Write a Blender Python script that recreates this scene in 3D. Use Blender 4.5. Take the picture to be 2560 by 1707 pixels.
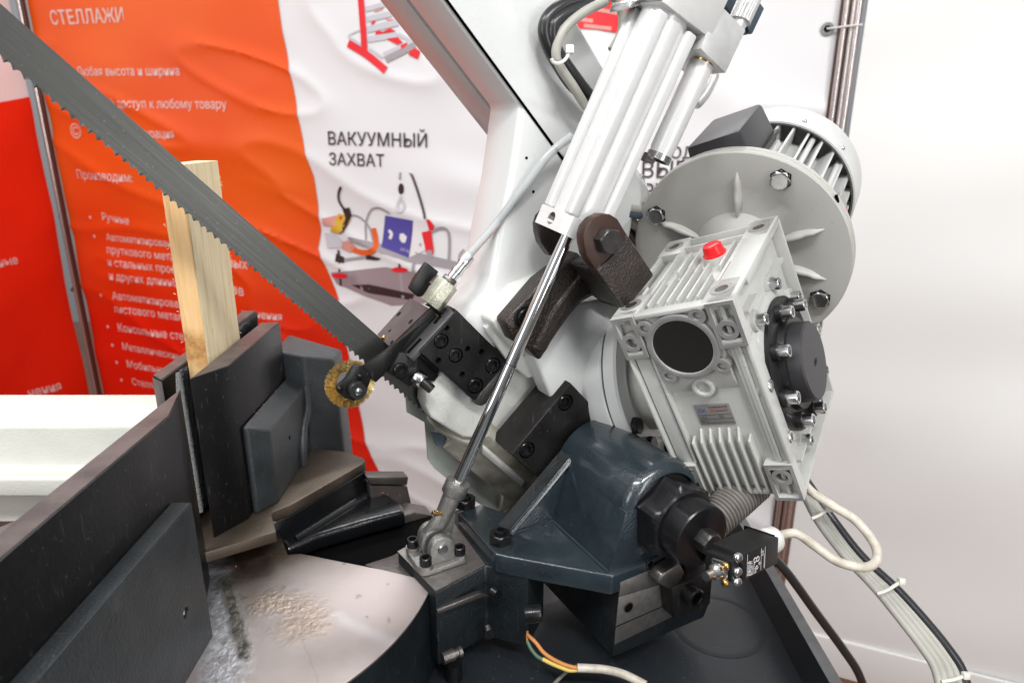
import bpy, bmesh, math, random
import numpy as np
from mathutils import Vector, Matrix, noise
random.seed(7)
for o in list(bpy.data.objects): bpy.data.objects.remove(o)
SC = bpy.context.scene
COL = SC.collection
V = Vector
R = math.radians

# ------------------------------------------------------------------ camera
PITCH = R(17.6)
CAM = V((0, 0, 1.40))                       # camera 1.4 m above the hall floor
cd = bpy.data.cameras.new('camera'); cam = bpy.data.objects.new('camera', cd); COL.objects.link(cam)
cam.location = CAM; cam.rotation_euler = (R(90) - PITCH, 0, 0)
cd.sensor_width = 36; cd.lens = 24; cd.clip_start = .02; cd.clip_end = 60
cd.dof.use_dof = True; cd.dof.focus_distance = .66; cd.dof.aperture_fstop = 7.0
SC.camera = cam

# ------------------------------------------------------------------ light
wd = bpy.data.worlds.new('World'); SC.world = wd; wd.use_nodes = True
wt_ = wd.node_tree; bgn = wt_.nodes['Background']; bgn.inputs[1].default_value = .52
wtc = wt_.nodes.new('ShaderNodeTexCoord'); wsx = wt_.nodes.new('ShaderNodeSeparateXYZ'); wcr = wt_.nodes.new('ShaderNodeValToRGB'); wmr = wt_.nodes.new('ShaderNodeMapRange')
wmr.inputs[1].default_value = -1; wmr.inputs[2].default_value = 1
wt_.links.new(wtc.outputs['Generated'], wsx.inputs[0]); wt_.links.new(wsx.outputs[2], wmr.inputs[0]); wt_.links.new(wmr.outputs[0], wcr.inputs[0]); wt_.links.new(wcr.outputs[0], bgn.inputs[0])
we = wcr.color_ramp.elements; we[0].position = .30; we[0].color = (.17, .165, .16, 1); we[1].position = .85; we[1].color = (.92, .95, 1, 1); k_ = we.new(.5); k_.color = (.46, .47, .485, 1)   # dim floor, grey hall, light ceiling
def area(name, loc, target, sx, sy, power, col=(1, .995, .985)):
    l = bpy.data.lights.new(name, 'AREA'); l.shape = 'RECTANGLE'; l.size = sx; l.size_y = sy; l.energy = power; l.color = col
    o = bpy.data.objects.new(name, l); COL.objects.link(o); o.location = CAM + V(loc)
    o.rotation_euler = (V(target) - V(loc)).to_track_quat('-Z', 'Y').to_euler(); return o
area('hall_lamp', (-1.1, -.2, 1.7), (-.1, .8, -.3), 1.5, .16, 26)
area('hall_lamp', (.7, -.9, 1.75), (.6, 1.1, -.4), 1.6, .16, 34)
area('hall_lamp', (-.4, 2.2, 1.9), (0, .65, -.35), 2.4, .40, 37)
area('hall_spot', (.15, -.75, 1.5), (.1, .7, -.3), .22, .22, 9)
area('added_softbox', (-1.9, -1.3, .5), (-.1, .7, -.2), .8, 1.7, 22)  # unseen soft lamp, added for bright reflection bands on the rod
area('added_softbox', (1.5, -1.7, .1), (.6, 1.0, -.5), .5, 1.9, 24)  # second unseen soft lamp, added for the rod bands and the lower wall
SC.cycles.max_bounces = 7; SC.cycles.diffuse_bounces = 3; SC.cycles.glossy_bounces = 4; SC.cycles.transmission_bounces = 4; SC.cycles.caustics_reflective = False; SC.cycles.caustics_refractive = False
SC.view_settings.view_transform = 'Standard'; SC.view_settings.look = 'None'
SC.view_settings.exposure = .14; SC.view_settings.gamma = 1; SC.view_settings.use_curve_mapping = False

# ------------------------------------------------------------------ photo geometry helpers (camera-relative metres)
F = 1706.67
FW = V((0, math.cos(PITCH), -math.sin(PITCH))); UP = V((0, math.sin(PITCH), math.cos(PITCH))); RT = V((1, 0, 0))
def ray(px, py): return RT * ((px - 1280) / F) - UP * ((py - 853.5) / F) + FW
def un(px, py, d): return ray(px, py) * d
def hit(p, pl):
    r = ray(*p); return r * (pl[1] / r.dot(pl[0]))
AZ = R(29)
N = V((math.sin(AZ), -math.cos(AZ), 0)); H = V((math.cos(AZ), math.sin(AZ), 0)); Z = V((0, 0, 1)); X = V((1, 0, 0)); Y = V((0, 1, 0))
AL = R(47.66)
E1 = -H * math.cos(AL) + Z * math.sin(AL); E2 = H * math.sin(AL) + Z * math.cos(AL)
def PN(s): return (N, s)
def PX(x): return (X, x)
def PY(y): return (Y, y)
def PZ(z): return (Z, z)
def PP(n, p): return (n, n.dot(p))
def Q(x0, y0, k): return lambda *p: [(x0 + x * k, y0 + y * k) for x, y in p]
r1 = Q(0, 0, .3827); r2 = Q(750, 0, .3571); r3 = Q(1300, 0, .3827); r4 = Q(0, 500, .3827); r5 = Q(780, 600, .3189)
r6 = Q(1200, 460, .3189); r7 = Q(1480, 260, .3827); r8 = Q(1480, 700, .3827); b1 = Q(0, 950, .4829); b2 = Q(480, 950, .3189)
b3 = Q(960, 1180, .2678); b4 = Q(1050, 980, .4336); b5 = Q(1560, 1180, .3361); b6 = Q(500, 1300, .3401); b8 = Q(1960, 907, .5102)
dd = Q(0, 0, 1.0884); k1 = Q(980, 1220, .15306); k2 = Q(1240, 480, .2041); k3 = Q(1560, 0, .17857); k4 = Q(1040, 1040, .1658)
k5 = Q(700, 380, .2551); k6 = Q(860, 0, .12758); k7 = Q(900, 1500, .2551); px = Q(0, 0, 1)
def on(pts, pl): return [hit(p, pl) for p in pts]

# ------------------------------------------------------------------ materials
MATS = {}
def mat(name, col, rough=.5, metal=0., bump=0., bscale=200., var=0., vscale=20., col2=None, coat=0., spec=.5, stretch=None, trans=0., detail=4., rvar=0., dirs=None, speck=0., speckcol=(.30, .27, .24), scratch=0.):
    m = bpy.data.materials.new(name); m.use_nodes = True; nt = m.node_tree; b = nt.nodes['Principled BSDF']; L = nt.links
    b.inputs['Base Color'].default_value = (*col, 1); b.inputs['Roughness'].default_value = rough; b.inputs['Metallic'].default_value = metal
    b.inputs['Coat Weight'].default_value = coat; b.inputs['Coat Roughness'].default_value = .12; b.inputs['Specular IOR Level'].default_value = spec
    if trans: b.inputs['Transmission Weight'].default_value = trans
    tc = nt.nodes.new('ShaderNodeTexCoord'); src = tc.outputs['Object']
    if stretch:
        mp = nt.nodes.new('ShaderNodeMapping'); mp.inputs['Scale'].default_value = stretch; L.new(src, mp.inputs[0]); src = mp.outputs[0]
    if dirs:
        cx = nt.nodes.new('ShaderNodeCombineXYZ')
        for i_, dv in enumerate(dirs):
            dp = nt.nodes.new('ShaderNodeVectorMath'); dp.operation = 'DOT_PRODUCT'; L.new(tc.outputs['Object'], dp.inputs[0]); dp.inputs[1].default_value = dv; L.new(dp.outputs['Value'], cx.inputs[i_])
        src = cx.outputs[0]
    if var or col2:
        n = nt.nodes.new('ShaderNodeTexNoise'); n.inputs['Scale'].default_value = vscale; n.inputs['Detail'].default_value = detail; L.new(src, n.inputs['Vector'])
        rp = nt.nodes.new('ShaderNodeMapRange'); rp.inputs[1].default_value = .35; rp.inputs[2].default_value = .68; L.new(n.outputs[0], rp.inputs[0])
        mx = nt.nodes.new('ShaderNodeMix'); mx.data_type = 'RGBA'; L.new(rp.outputs[0], mx.inputs[0])
        c2 = col2 or tuple(c * (1 - var) for c in col)
        mx.inputs[6].default_value = (*col, 1); mx.inputs[7].default_value = (*c2, 1); L.new(mx.outputs[2], b.inputs['Base Color'])
        if rvar:
            rr = nt.nodes.new('ShaderNodeMapRange'); rr.inputs[3].default_value = rough; rr.inputs[4].default_value = rough + rvar; L.new(rp.outputs[0], rr.inputs[0]); L.new(rr.outputs[0], b.inputs['Roughness'])
    def lay(vec_scale, sc_, lo_, hi_, colr, amt, det=2):
        mp_ = nt.nodes.new('ShaderNodeMapping'); mp_.inputs['Scale'].default_value = vec_scale; mp_.inputs['Rotation'].default_value = (.3, .5, .9); L.new(tc.outputs['Object'], mp_.inputs[0])
        q = nt.nodes.new('ShaderNodeTexNoise'); q.inputs['Scale'].default_value = sc_; q.inputs['Detail'].default_value = det; L.new(mp_.outputs[0], q.inputs['Vector'])
        r_ = nt.nodes.new('ShaderNodeMapRange'); r_.inputs[1].default_value = lo_; r_.inputs[2].default_value = hi_; r_.inputs[4].default_value = amt; L.new(q.outputs[0], r_.inputs[0])
        x_ = nt.nodes.new('ShaderNodeMix'); x_.data_type = 'RGBA'; L.new(r_.outputs[0], x_.inputs[0])
        bi = b.inputs['Base Color']
        if bi.links: L.new(bi.links[0].from_socket, x_.inputs[6])
        else: x_.inputs[6].default_value = bi.default_value
        x_.inputs[7].default_value = (*colr, 1); L.new(x_.outputs[2], bi)
    if speck: lay((1, 1, 1), 330, .70, .74, speckcol, speck); lay((1, 1, 1), 28, .50, .75, speckcol, speck * .05, 6)
    if scratch: lay((1, 22, 1.5), 26, .665, .70, speckcol, scratch, 3); lay((30, 1.5, 1), 22, .68, .71, speckcol, scratch, 3)
    if bump:
        n2 = nt.nodes.new('ShaderNodeTexNoise'); n2.inputs['Scale'].default_value = bscale; n2.inputs['Detail'].default_value = 3; L.new(src, n2.inputs['Vector'])
        bp = nt.nodes.new('ShaderNodeBump'); bp.inputs['Strength'].default_value = bump; bp.inputs['Distance'].default_value = .002; L.new(n2.outputs[0], bp.inputs['Height']); L.new(bp.outputs[0], b.inputs['Normal'])
    MATS[name] = m; return m
mat('white_paint', (.70, .71, .70), .28, bump=.10, bscale=420, var=.06, vscale=14, coat=.25, speck=.2, speckcol=(.35, .33, .3))
mat('white_cast', (.72, .72, .68), .35, bump=.22, bscale=260, var=.12, vscale=30, coat=.2, speck=.5, scratch=.2, speckcol=(.25, .21, .16))
mat('dirty_shaded_cast', (.46, .45, .38), .45, bump=.3, bscale=240, col2=(.2, .17, .13), vscale=28)  # browned cast paint: dirt and shade in one colour
mat('grey_green', (.33, .36, .33), .4, bump=.08, bscale=300, var=.1)
mat('cream_paint', (.70, .70, .64), .4, bump=.25, bscale=300, var=.06)
mat('teal_paint', (.021, .033, .041), .20, bump=.34, bscale=420, var=.35, vscale=25, coat=.9, speck=.25, speckcol=(.15, .17, .18))
mat('teal_matte', (.010, .0145, .017), .38, bump=.30, bscale=360, var=.4, vscale=30, speck=.35, scratch=.1, speckcol=(.16, .17, .18))
mat('teal_sheet', (.016, .020, .024), .38, bump=.05, bscale=420, var=.25, vscale=6, speck=.4, scratch=.12, speckcol=(.14, .13, .12))
mat('black_oxide', (.0065, .0062, .0062), .32, 0., bump=.06, bscale=500, col2=(.013, .0115, .011), vscale=24, rvar=.15, spec=.32, speck=.4, scratch=.18, speckcol=(.15, .14, .13))
mat('black_sheen', (.15, .15, .155), .38, .6, bump=.05, bscale=600, var=.3, vscale=40)  # black steel with the sheen of its lit faces put into a lighter grey
mat('rib_face', (.075, .082, .088), .34, .6, bump=.15, bscale=300, var=.4, vscale=60, scratch=.3)
mat('bolt_grey', (.085, .08, .078), .34, .7, bump=.1, bscale=500, var=.35, vscale=120)
mat('black_bolt', (.012, .012, .013), .26, .3, var=.4, vscale=200)
mat('jaw_black', (.0065, .0066, .0072), .34, 0., bump=.08, bscale=260, col2=(.0035, .0034, .0038), vscale=9, rvar=.12, spec=.28, speck=.5, scratch=.25, speckcol=(.15, .145, .14))
mat('jaw_edge', (.15, .125, .118), .45, .5, bump=.08, bscale=350, var=.4, vscale=40, speck=.4, scratch=.4)
mat('brown_cast', (.032, .0215, .018), .34, .1, bump=1., bscale=420, col2=(.018, .012, .010), vscale=60, coat=.2)
mat('brown_face', (.055, .025, .017), .40, .1, bump=.15, bscale=420, var=.35, vscale=50)
mat('chrome', (.82, .82, .83), .06, 1.)
mat('steel', (.55, .54, .53), .26, 1., bump=.06, bscale=400, var=.2, vscale=60)
mat('steel_dark', (.22, .20, .19), .34, .9, bump=.12, bscale=300, var=.4, vscale=40)
mat('zinc', (.62, .62, .62), .22, 1., var=.15, vscale=150)
mat('cast_alu', (.40, .39, .375), .38, .85, bump=.45, bscale=700, var=.2, vscale=120)
mat('machined', (.30, .28, .265), .40, .85, bump=.12, bscale=700, var=.22, vscale=140)
mat('black_paint', (.007, .0075, .0085), .22, bump=.22, bscale=330, coat=.3)
mat('blued', (.050, .047, .048), .25, .75, bump=.05, bscale=500, col2=(.028, .028, .034), vscale=40)
mat('alu_white', (.75, .75, .74), .30, .15, bump=.05, bscale=500, var=.05, vscale=80, coat=.1, speck=.25, speckcol=(.32, .30, .27))
mat('alu_mill', (.72, .72, .71), .35, .4, bump=.1, bscale=800, var=.1, vscale=90)
mat('valve_green', (.50, .50, .40), .3, .7, bump=.3, bscale=500, var=.3, vscale=120)
mat('gear_paint', (.52, .52, .495), .36, bump=.14, bscale=420, var=.05, vscale=40, coat=.12, speck=.35, speckcol=(.25, .22, .19))
mat('gear_face', (.46, .45, .44), .38, .55, bump=.05, bscale=300, var=.2, vscale=60)
mat('flange_paint', (.44, .435, .405), .40, bump=.10, bscale=420, var=.06, vscale=20, speck=.35, speckcol=(.22, .20, .17))
mat('motor_paint', (.60, .605, .59), .36, bump=.08, bscale=400, var=.04, speck=.2, speckcol=(.3, .28, .25))
mat('plastic_black', (.010, .010, .0105), .40, bump=.08, bscale=700, var=.2)
mat('plastic_grey', (.030, .029, .033), .45, bump=.12, bscale=900, var=.15)
mat('rubber', (.016, .014, .013), .35, bump=.05, bscale=500)
mat('motor_dark', (.10, .10, .10), .5)
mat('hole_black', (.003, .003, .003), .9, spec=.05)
mat('plastic_blue', (.055, .075, .095), .42, bump=.08, bscale=700)
mat('plastic_white', (.70, .69, .66), .4)
mat('red_plastic', (.75, .012, .016), .3)
mat('brass', (.72, .46, .17), .25, 1., var=.3, vscale=200)
mat('bristle', (.80, .60, .25), .30, .85, var=.35, vscale=300)
mat('cable_white', (.62, .58, .50), .45, bump=.05, col2=(.42, .37, .30), vscale=90)
mat('cable_grey', (.40, .39, .345), .42, var=.12, vscale=60)
mat('cable_black', (.02, .02, .022), .3)
mat('hose_grey', (.20, .185, .17), .35, var=.25, vscale=80)
mat('hose_clear', (.84, .87, .88), .12, spec=.6, trans=.55)
mat('tie', (.62, .60, .54), .4)
mat('copper', (.55, .22, .06), .45)
mat('wire_green', (.08, .13, .09), .45); mat('wire_yellow', (.62, .46, .10), .45)
mat('print_dark', (.035, .012, .012), .55); mat('print_pale', (.78, .60, .56), .55); mat('print_white', (.82, .80, .80), .5)
mat('print_red', (.78, .02, .03), .5); mat('print_pink', (.75, .32, .28), .5); mat('print_grey', (.36, .33, .35), .5); mat('print_lgrey', (.58, .57, .61), .5)
mat('print_blue', (.085, .07, .34), .5); mat('print_orange', (.80, .12, .015), .5); mat('print_yellow', (.66, .40, .04), .5); mat('print_skin', (.66, .30, .25), .5); mat('print_mauve', (.32, .24, .26), .5)
mat('floor_brown', (.20, .075, .035), .45, var=.4, vscale=4)
mat('label_alu', (.42, .40, .39), .35, .6); mat('label_dark', (.05, .04, .045), .5); mat('label_blue', (.05, .12, .33), .5); mat('label_red', (.6, .08, .04), .5)
mat('post_alu', (.62, .56, .54), .22, .9); mat('post_brown', (.10, .055, .04), .35, .6)
mat('sawdust', (.62, .36, .16), .9); mat('sawdust_red', (.60, .16, .03), .9)
mat('grey_cast', (.034, .040, .044), .42, bump=.34, bscale=420, var=.35, vscale=40, speck=.3, scratch=.12, speckcol=(.18, .17, .16))
def wood_mat(name, c1, c2, c3):
    m = mat(name, c1, .7, bump=.35, bscale=300, stretch=(14, 14, 1.0)); nt = m.node_tree; L = nt.links; b = nt.nodes['Principled BSDF']
    tc = nt.nodes.new('ShaderNodeTexCoord'); mp = nt.nodes.new('ShaderNodeMapping'); mp.inputs['Scale'].default_value = (60, 60, 3.5); L.new(tc.outputs['Object'], mp.inputs[0])
    n = nt.nodes.new('ShaderNodeTexNoise'); n.inputs['Scale'].default_value = 3; n.inputs['Detail'].default_value = 8; L.new(mp.outputs[0], n.inputs['Vector'])
    cr = nt.nodes.new('ShaderNodeValToRGB'); e = cr.color_ramp.elements; e[0].position = .32; e[0].color = (*c3, 1); e[1].position = .62; e[1].color = (*c1, 1)
    k = e.new(.45); k.color = (*c2, 1); L.new(n.outputs[0], cr.inputs[0])
    # a few dark flecks and the knot near the jaw
    n3 = nt.nodes.new('ShaderNodeTexNoise'); n3.inputs['Scale'].default_value = 45; n3.inputs['Detail'].default_value = 6; mp3 = nt.nodes.new('ShaderNodeMapping'); mp3.inputs['Scale'].default_value = (1, 1, .35); L.new(tc.outputs['Object'], mp3.inputs[0]); L.new(mp3.outputs[0], n3.inputs['Vector'])
    r3_ = nt.nodes.new('ShaderNodeMapRange'); r3_.inputs[1].default_value = .66; r3_.inputs[2].default_value = .76; L.new(n3.outputs[0], r3_.inputs[0])
    mx = nt.nodes.new('ShaderNodeMix'); mx.data_type = 'RGBA'; L.new(r3_.outputs[0], mx.inputs[0]); L.new(cr.outputs[0], mx.inputs[6]); mx.inputs[7].default_value = (.20, .12, .06, 1)
    L.new(mx.outputs[2], b.inputs['Base Color']); return m
wood_mat('wood_pale', (.86, .72, .47), (.82, .67, .42), (.70, .54, .31))
wood_mat('wood_cut', (.76, .47, .21), (.80, .53, .26), (.68, .40, .17))

# ------------------------------------------------------------------ mesh building
class Thing:
    ALL = []
    def __init__(s, name, label, cat, group=None, kind=None):
        s.name, s.label, s.cat, s.group, s.kind = name, label, cat, group, kind; s.parts = []; Thing.ALL.append(s)
    def add(s, name, bm, m, parent=None, bevel=0, seg=2, ang=35, sharp=40, label=None, kind=None, smooth=True):
        """bm in camera-relative coordinates"""
        if bevel:
            bmesh.ops.recalc_face_normals(bm, faces=bm.faces)
            es = [e for e in bm.edges if len(e.link_faces) == 2 and e.calc_face_angle(0) > R(ang)]
            if es: bmesh.ops.bevel(bm, geom=es, offset=bevel, segments=seg, profile=.5, affect='EDGES', clamp_overlap=True)
        bmesh.ops.recalc_face_normals(bm, faces=bm.faces)
        p = dict(name=name, bm=bm, mat=m, parent=parent, sharp=sharp, label=label, kind=kind, smooth=smooth, obj=None); s.parts.append(p); return p
    def inst(s, name, mesh, mw, parent=None, label=None):
        p = dict(name=name, mesh=mesh, mw=mw, parent=parent, label=label, kind=None, obj=None); s.parts.append(p); return p
    def resize(s, k, at, to):
        """model built at its drawing size round 'at'; give it its real size and set it down with that point at 'to'"""
        T = Matrix.Translation(to) @ Matrix.Scale(k, 4) @ Matrix.Translation(-at)
        for p in s.parts:
            if 'bm' in p: bmesh.ops.transform(p['bm'], matrix=T, verts=p['bm'].verts)
            else: p['mw'] = T @ p['mw']
    def build(s):
        lo = V((9, 9, 9)); hi = -lo
        for p in s.parts:
            pts = [v.co for v in p['bm'].verts] if 'bm' in p else [p['mw'] @ V(c) for c in p['mesh']['bb']]
            for c in pts:
                for i in range(3): lo[i] = min(lo[i], c[i]); hi[i] = max(hi[i], c[i])
        base = V(((lo.x + hi.x) / 2, (lo.y + hi.y) / 2, lo.z))
        single = len(s.parts) == 1 and 'bm' in s.parts[0]
        root = None
        if not single:
            root = bpy.data.objects.new(s.name, None); root.empty_display_size = .02; COL.objects.link(root); root.location = base + CAM
        for p in s.parts:
            if 'bm' in p:
                bm = p['bm']; bmesh.ops.translate(bm, verts=bm.verts, vec=-base)
                me = bpy.data.meshes.new(p['name']); bm.to_mesh(me); bm.free()
                if p['smooth']:
                    me.polygons.foreach_set('use_smooth', [True] * len(me.polygons)); me.set_sharp_from_angle(angle=R(p['sharp']))
                me.materials.append(MATS[p['mat']] if isinstance(p['mat'], str) else p['mat'])
                o = bpy.data.objects.new(s.name if single else p['name'], me)
            else:
                o = bpy.data.objects.new(p['name'], p['mesh']['me']); 
                o.matrix_local = Matrix.Translation(-base) @ p['mw']
            COL.objects.link(o); p['obj'] = o
            if single: root = o; o.location = base + CAM
            else: o.parent = p['parent']['obj'] if p['parent'] else root
            if 'mw' in p and p['parent'] and 'mw' in p['parent']:
                o.matrix_local = p['parent']['mw'].inverted() @ p['mw']
            if p['label']: o['label'] = p['label']
            if p['kind']: o['kind'] = p['kind']
        if s.kind: root['kind'] = s.kind
        if s.label: root['label'] = s.label
        if s.cat: root['category'] = s.cat
        if s.group: root['group'] = s.group
        s.root = root

def prism(pts, vec, bm=None):
    bm = bm or bmesh.new(); a = [bm.verts.new(p) for p in pts]; b = [bm.verts.new(p + vec) for p in pts]; n = len(a)
    bm.faces.new(a); bm.faces.new(b[::-1])
    for i in range(n): bm.faces.new((a[i], b[i], b[(i + 1) % n], a[(i + 1) % n]))
    return bm
def loft(p, q, bm=None):
    bm = bm or bmesh.new(); a = [bm.verts.new(x) for x in p]; b = [bm.verts.new(x) for x in q]; n = len(a)
    bm.faces.new(a); bm.faces.new(b[::-1])
    for i in range(n): bm.faces.new((a[i], b[i], b[(i + 1) % n], a[(i + 1) % n]))
    return bm
def box(o, ax, ay, az, bm=None):
    """o corner, three edge vectors"""
    return prism([o, o + ax, o + ax + ay, o + ay], az, bm)
def cbox(c, u, v, w, su, sv, sw, bm=None):
    return box(c - u * su / 2 - v * sv / 2 - w * sw / 2, u * su, v * sv, w * sw, bm)
def basis(ax, ref=None):
    ax = ax.normalized(); r = ref or (Z if abs(ax.z) < .9 else X); u = (r - ax * r.dot(ax)).normalized(); return u, ax.cross(u)
def lathe(o, ax, prof, seg=48, bm=None, ref=None, caps=True):
    """prof: (t along axis, radius)"""
    bm = bm or bmesh.new(); ax = ax.normalized(); u, v = basis(ax, ref); rings = []
    for t, r in prof:
        rings.append([bm.verts.new(o + ax * t + (u * math.cos(2 * math.pi * k / seg) + v * math.sin(2 * math.pi * k / seg)) * max(r, 1e-5)) for k in range(seg)])
    for A, B in zip(rings, rings[1:]):
        for k in range(seg): bm.faces.new((A[k], A[(k + 1) % seg], B[(k + 1) % seg], B[k]))
    if caps: bm.faces.new(rings[0][::-1]); bm.faces.new(rings[-1])
    return bm
def ring(o, ax, r0, r1, t0, t1, seg=48, bm=None):
    bm = bm or bmesh.new(); ax = ax.normalized(); u, v = basis(ax)
    def loop(t, r): return [bm.verts.new(o + ax * t + (u * math.cos(2 * math.pi * k / seg) + v * math.sin(2 * math.pi * k / seg)) * r) for k in range(seg)]
    L = [loop(t0, r1), loop(t1, r1), loop(t1, r0), loop(t0, r0)]
    for i in range(4):
        A, B = L[i], L[(i + 1) % 4]
        for k in range(seg): bm.faces.new((A[k], A[(k + 1) % seg], B[(k + 1) % seg], B[k]))
    return bm
def crom(pts, n=8):
    out = []; P = [pts[0]] + list(pts) + [pts[-1]]
    for i in range(1, len(P) - 2):
        a, b, c, d = P[i - 1:i + 3]
        for k in range(n):
            t = k / n; out.append(.5 * ((2 * b) + (c - a) * t + (2 * a - 5 * b + 4 * c - d) * t * t + (3 * b - a - 3 * c + d) * t ** 3))
    out.append(pts[-1]); return out
def tube(pts, r, seg=14, bm=None, smooth=8, rf=None):
    bm = bm or bmesh.new(); P = crom(pts, smooth) if smooth else pts; rings = []; u = None
    for i, p in enumerate(P):
        t = (P[min(i + 1, len(P) - 1)] - P[max(i - 1, 0)]).normalized()
        if u is None: u, _ = basis(t)
        u = (u - t * u.dot(t)).normalized(); v = t.cross(u); rr = r if rf is None else rf(i, len(P)) * r
        rings.append([bm.verts.new(p + (u * math.cos(2 * math.pi * k / seg) + v * math.sin(2 * math.pi * k / seg)) * rr) for k in range(seg)])
    for A, B in zip(rings, rings[1:]):
        for k in range(seg): bm.faces.new((A[k], A[(k + 1) % seg], B[(k + 1) % seg], B[k]))
    bm.faces.new(rings[0][::-1]); bm.faces.new(rings[-1]); return bm
def holed(pts, vec, holes, depth, bm=None, seg=28):
    """prism with blind round holes (centre, radius[, depth]) in its front face; vec points inward"""
    bm = bm or bmesh.new(); d = vec.normalized(); u, v = basis(d)
    A = [bm.verts.new(p) for p in pts]; B = [bm.verts.new(p + vec) for p in pts]; n = len(A)
    es = [bm.edges.new((A[i], A[(i + 1) % n])) for i in range(n)]
    hs = []
    for h in holes:
        c, r = h[0], h[1]; dp = h[2] if len(h) > 2 else depth
        T = [bm.verts.new(c + (u * math.cos(2 * math.pi * k / seg) + v * math.sin(2 * math.pi * k / seg)) * r) for k in range(seg)]
        es += [bm.edges.new((T[k], T[(k + 1) % seg])) for k in range(seg)]
        D = [bm.verts.new(t.co + d * dp) for t in T]; hs.append((T, D))
    bmesh.ops.triangle_fill(bm, use_beauty=True, use_dissolve=False, edges=es)
    for T, D in hs:
        for k in range(seg): bm.faces.new((T[k], T[(k + 1) % seg], D[(k + 1) % seg], D[k]))
        bm.faces.new(D)
    bm.faces.new(B)
    for i in range(n): bm.faces.new((A[i], A[(i + 1) % n], B[(i + 1) % n], B[i]))
    return bm
def bevel_outer(bm, pts, off):
    S = [V(p) for p in pts]
    def is_o(v): return any((v.co - p).length < 1e-6 for p in S)
    es = [e for e in bm.edges if is_o(e.verts[0]) and is_o(e.verts[1]) and len(e.link_faces) == 2 and e.calc_face_angle(0) > .6]
    if es: bmesh.ops.bevel(bm, geom=es, offset=off, segments=2, profile=.5, affect='EDGES', clamp_overlap=True)
    return bm
# ---- shared fastener meshes: axis +z, base at z = 0
FM = {}
def _reg(key, bm, m, sharp=35):
    bmesh.ops.recalc_face_normals(bm, faces=bm.faces)
    me = bpy.data.meshes.new(key[0]); bb = [v.co.copy() for v in bm.verts]; bm.to_mesh(me); bm.free()
    me.polygons.foreach_set('use_smooth', [True] * len(me.polygons)); me.set_sharp_from_angle(angle=R(sharp)); me.materials.append(MATS[m])
    lo = [min(b[i] for b in bb) for i in range(3)]; hi = [max(b[i] for b in bb) for i in range(3)]
    FM[key] = dict(me=me, bb=[(x, y, z) for x in (lo[0], hi[0]) for y in (lo[1], hi[1]) for z in (lo[2], hi[2])]); return FM[key]
def hexr(a, th):
    t = (th % (math.pi / 3)) - math.pi / 6; return a / math.cos(t)
def m_cap(r, h, m):
    key = ('bolt', 'cap', round(r, 5), round(h, 5), m)
    if key in FM: return FM[key]
    bm = bmesh.new(); S = 24; af = r * .58
    def lp(z, f): return [bm.verts.new((f(2 * math.pi * k / S) * math.cos(2 * math.pi * k / S), f(2 * math.pi * k / S) * math.sin(2 * math.pi * k / S), z)) for k in range(S)]
    L = [lp(0, lambda t: r), lp(h - r * .12, lambda t: r), lp(h, lambda t: r * .88), lp(h, lambda t: hexr(af, t) * 1.06), lp(h - r * .1, lambda t: hexr(af, t)), lp(h * .35, lambda t: hexr(af, t)), lp(h * .3, lambda t: 1e-5)]
    for A, B in zip(L, L[1:]):
        for k in range(S): bm.faces.new((A[k], A[(k + 1) % S], B[(k + 1) % S], B[k]))
    bm.faces.new(L[0][::-1]); return _reg(key, bm, m, 30)
def m_hex(a, h, m):
    key = ('bolt', 'hex', round(a, 5), round(h, 5), m)
    if key in FM: return FM[key]
    bm = bmesh.new(); S = 24
    def lp(z, f): return [bm.verts.new((f(2 * math.pi * k / S) * math.cos(2 * math.pi * k / S), f(2 * math.pi * k / S) * math.sin(2 * math.pi * k / S), z)) for k in range(S)]
    L = [lp(0, lambda t: hexr(a, t)), lp(h * .84, lambda t: hexr(a, t)), lp(h * .95, lambda t: min(hexr(a, t), a * 1.02)), lp(h, lambda t: a * .95), lp(h, lambda t: a * .8), lp(h * .985, lambda t: 1e-5)]
    for A, B in zip(L, L[1:]):
        for k in range(S): bm.faces.new((A[k], A[(k + 1) % S], B[(k + 1) % S], B[k]))
    bm.faces.new(L[0][::-1]); return _reg(key, bm, m, 25)
def m_pan(r, h, m):
    key = ('screw', 'pan', round(r, 5), round(h, 5), m)
    if key in FM: return FM[key]
    bm = lathe(V((0, 0, 0)), Z, [(0, r), (h * .5, r), (h * .85, r * .8), (h, r * .45), (h * .98, 0)], 20)
    return _reg(key, bm, m, 50)
def place(pos, ax, spin=0., ref=None):
    ax = ax.normalized(); u, v = basis(ax, ref); c, s = math.cos(spin), math.sin(spin); a = u * c + v * s; b = ax.cross(a)
    M = Matrix.Identity(4)
    for i in range(3): M[i][0] = a[i]; M[i][1] = b[i]; M[i][2] = ax[i]; M[i][3] = pos[i]
    return M
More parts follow.
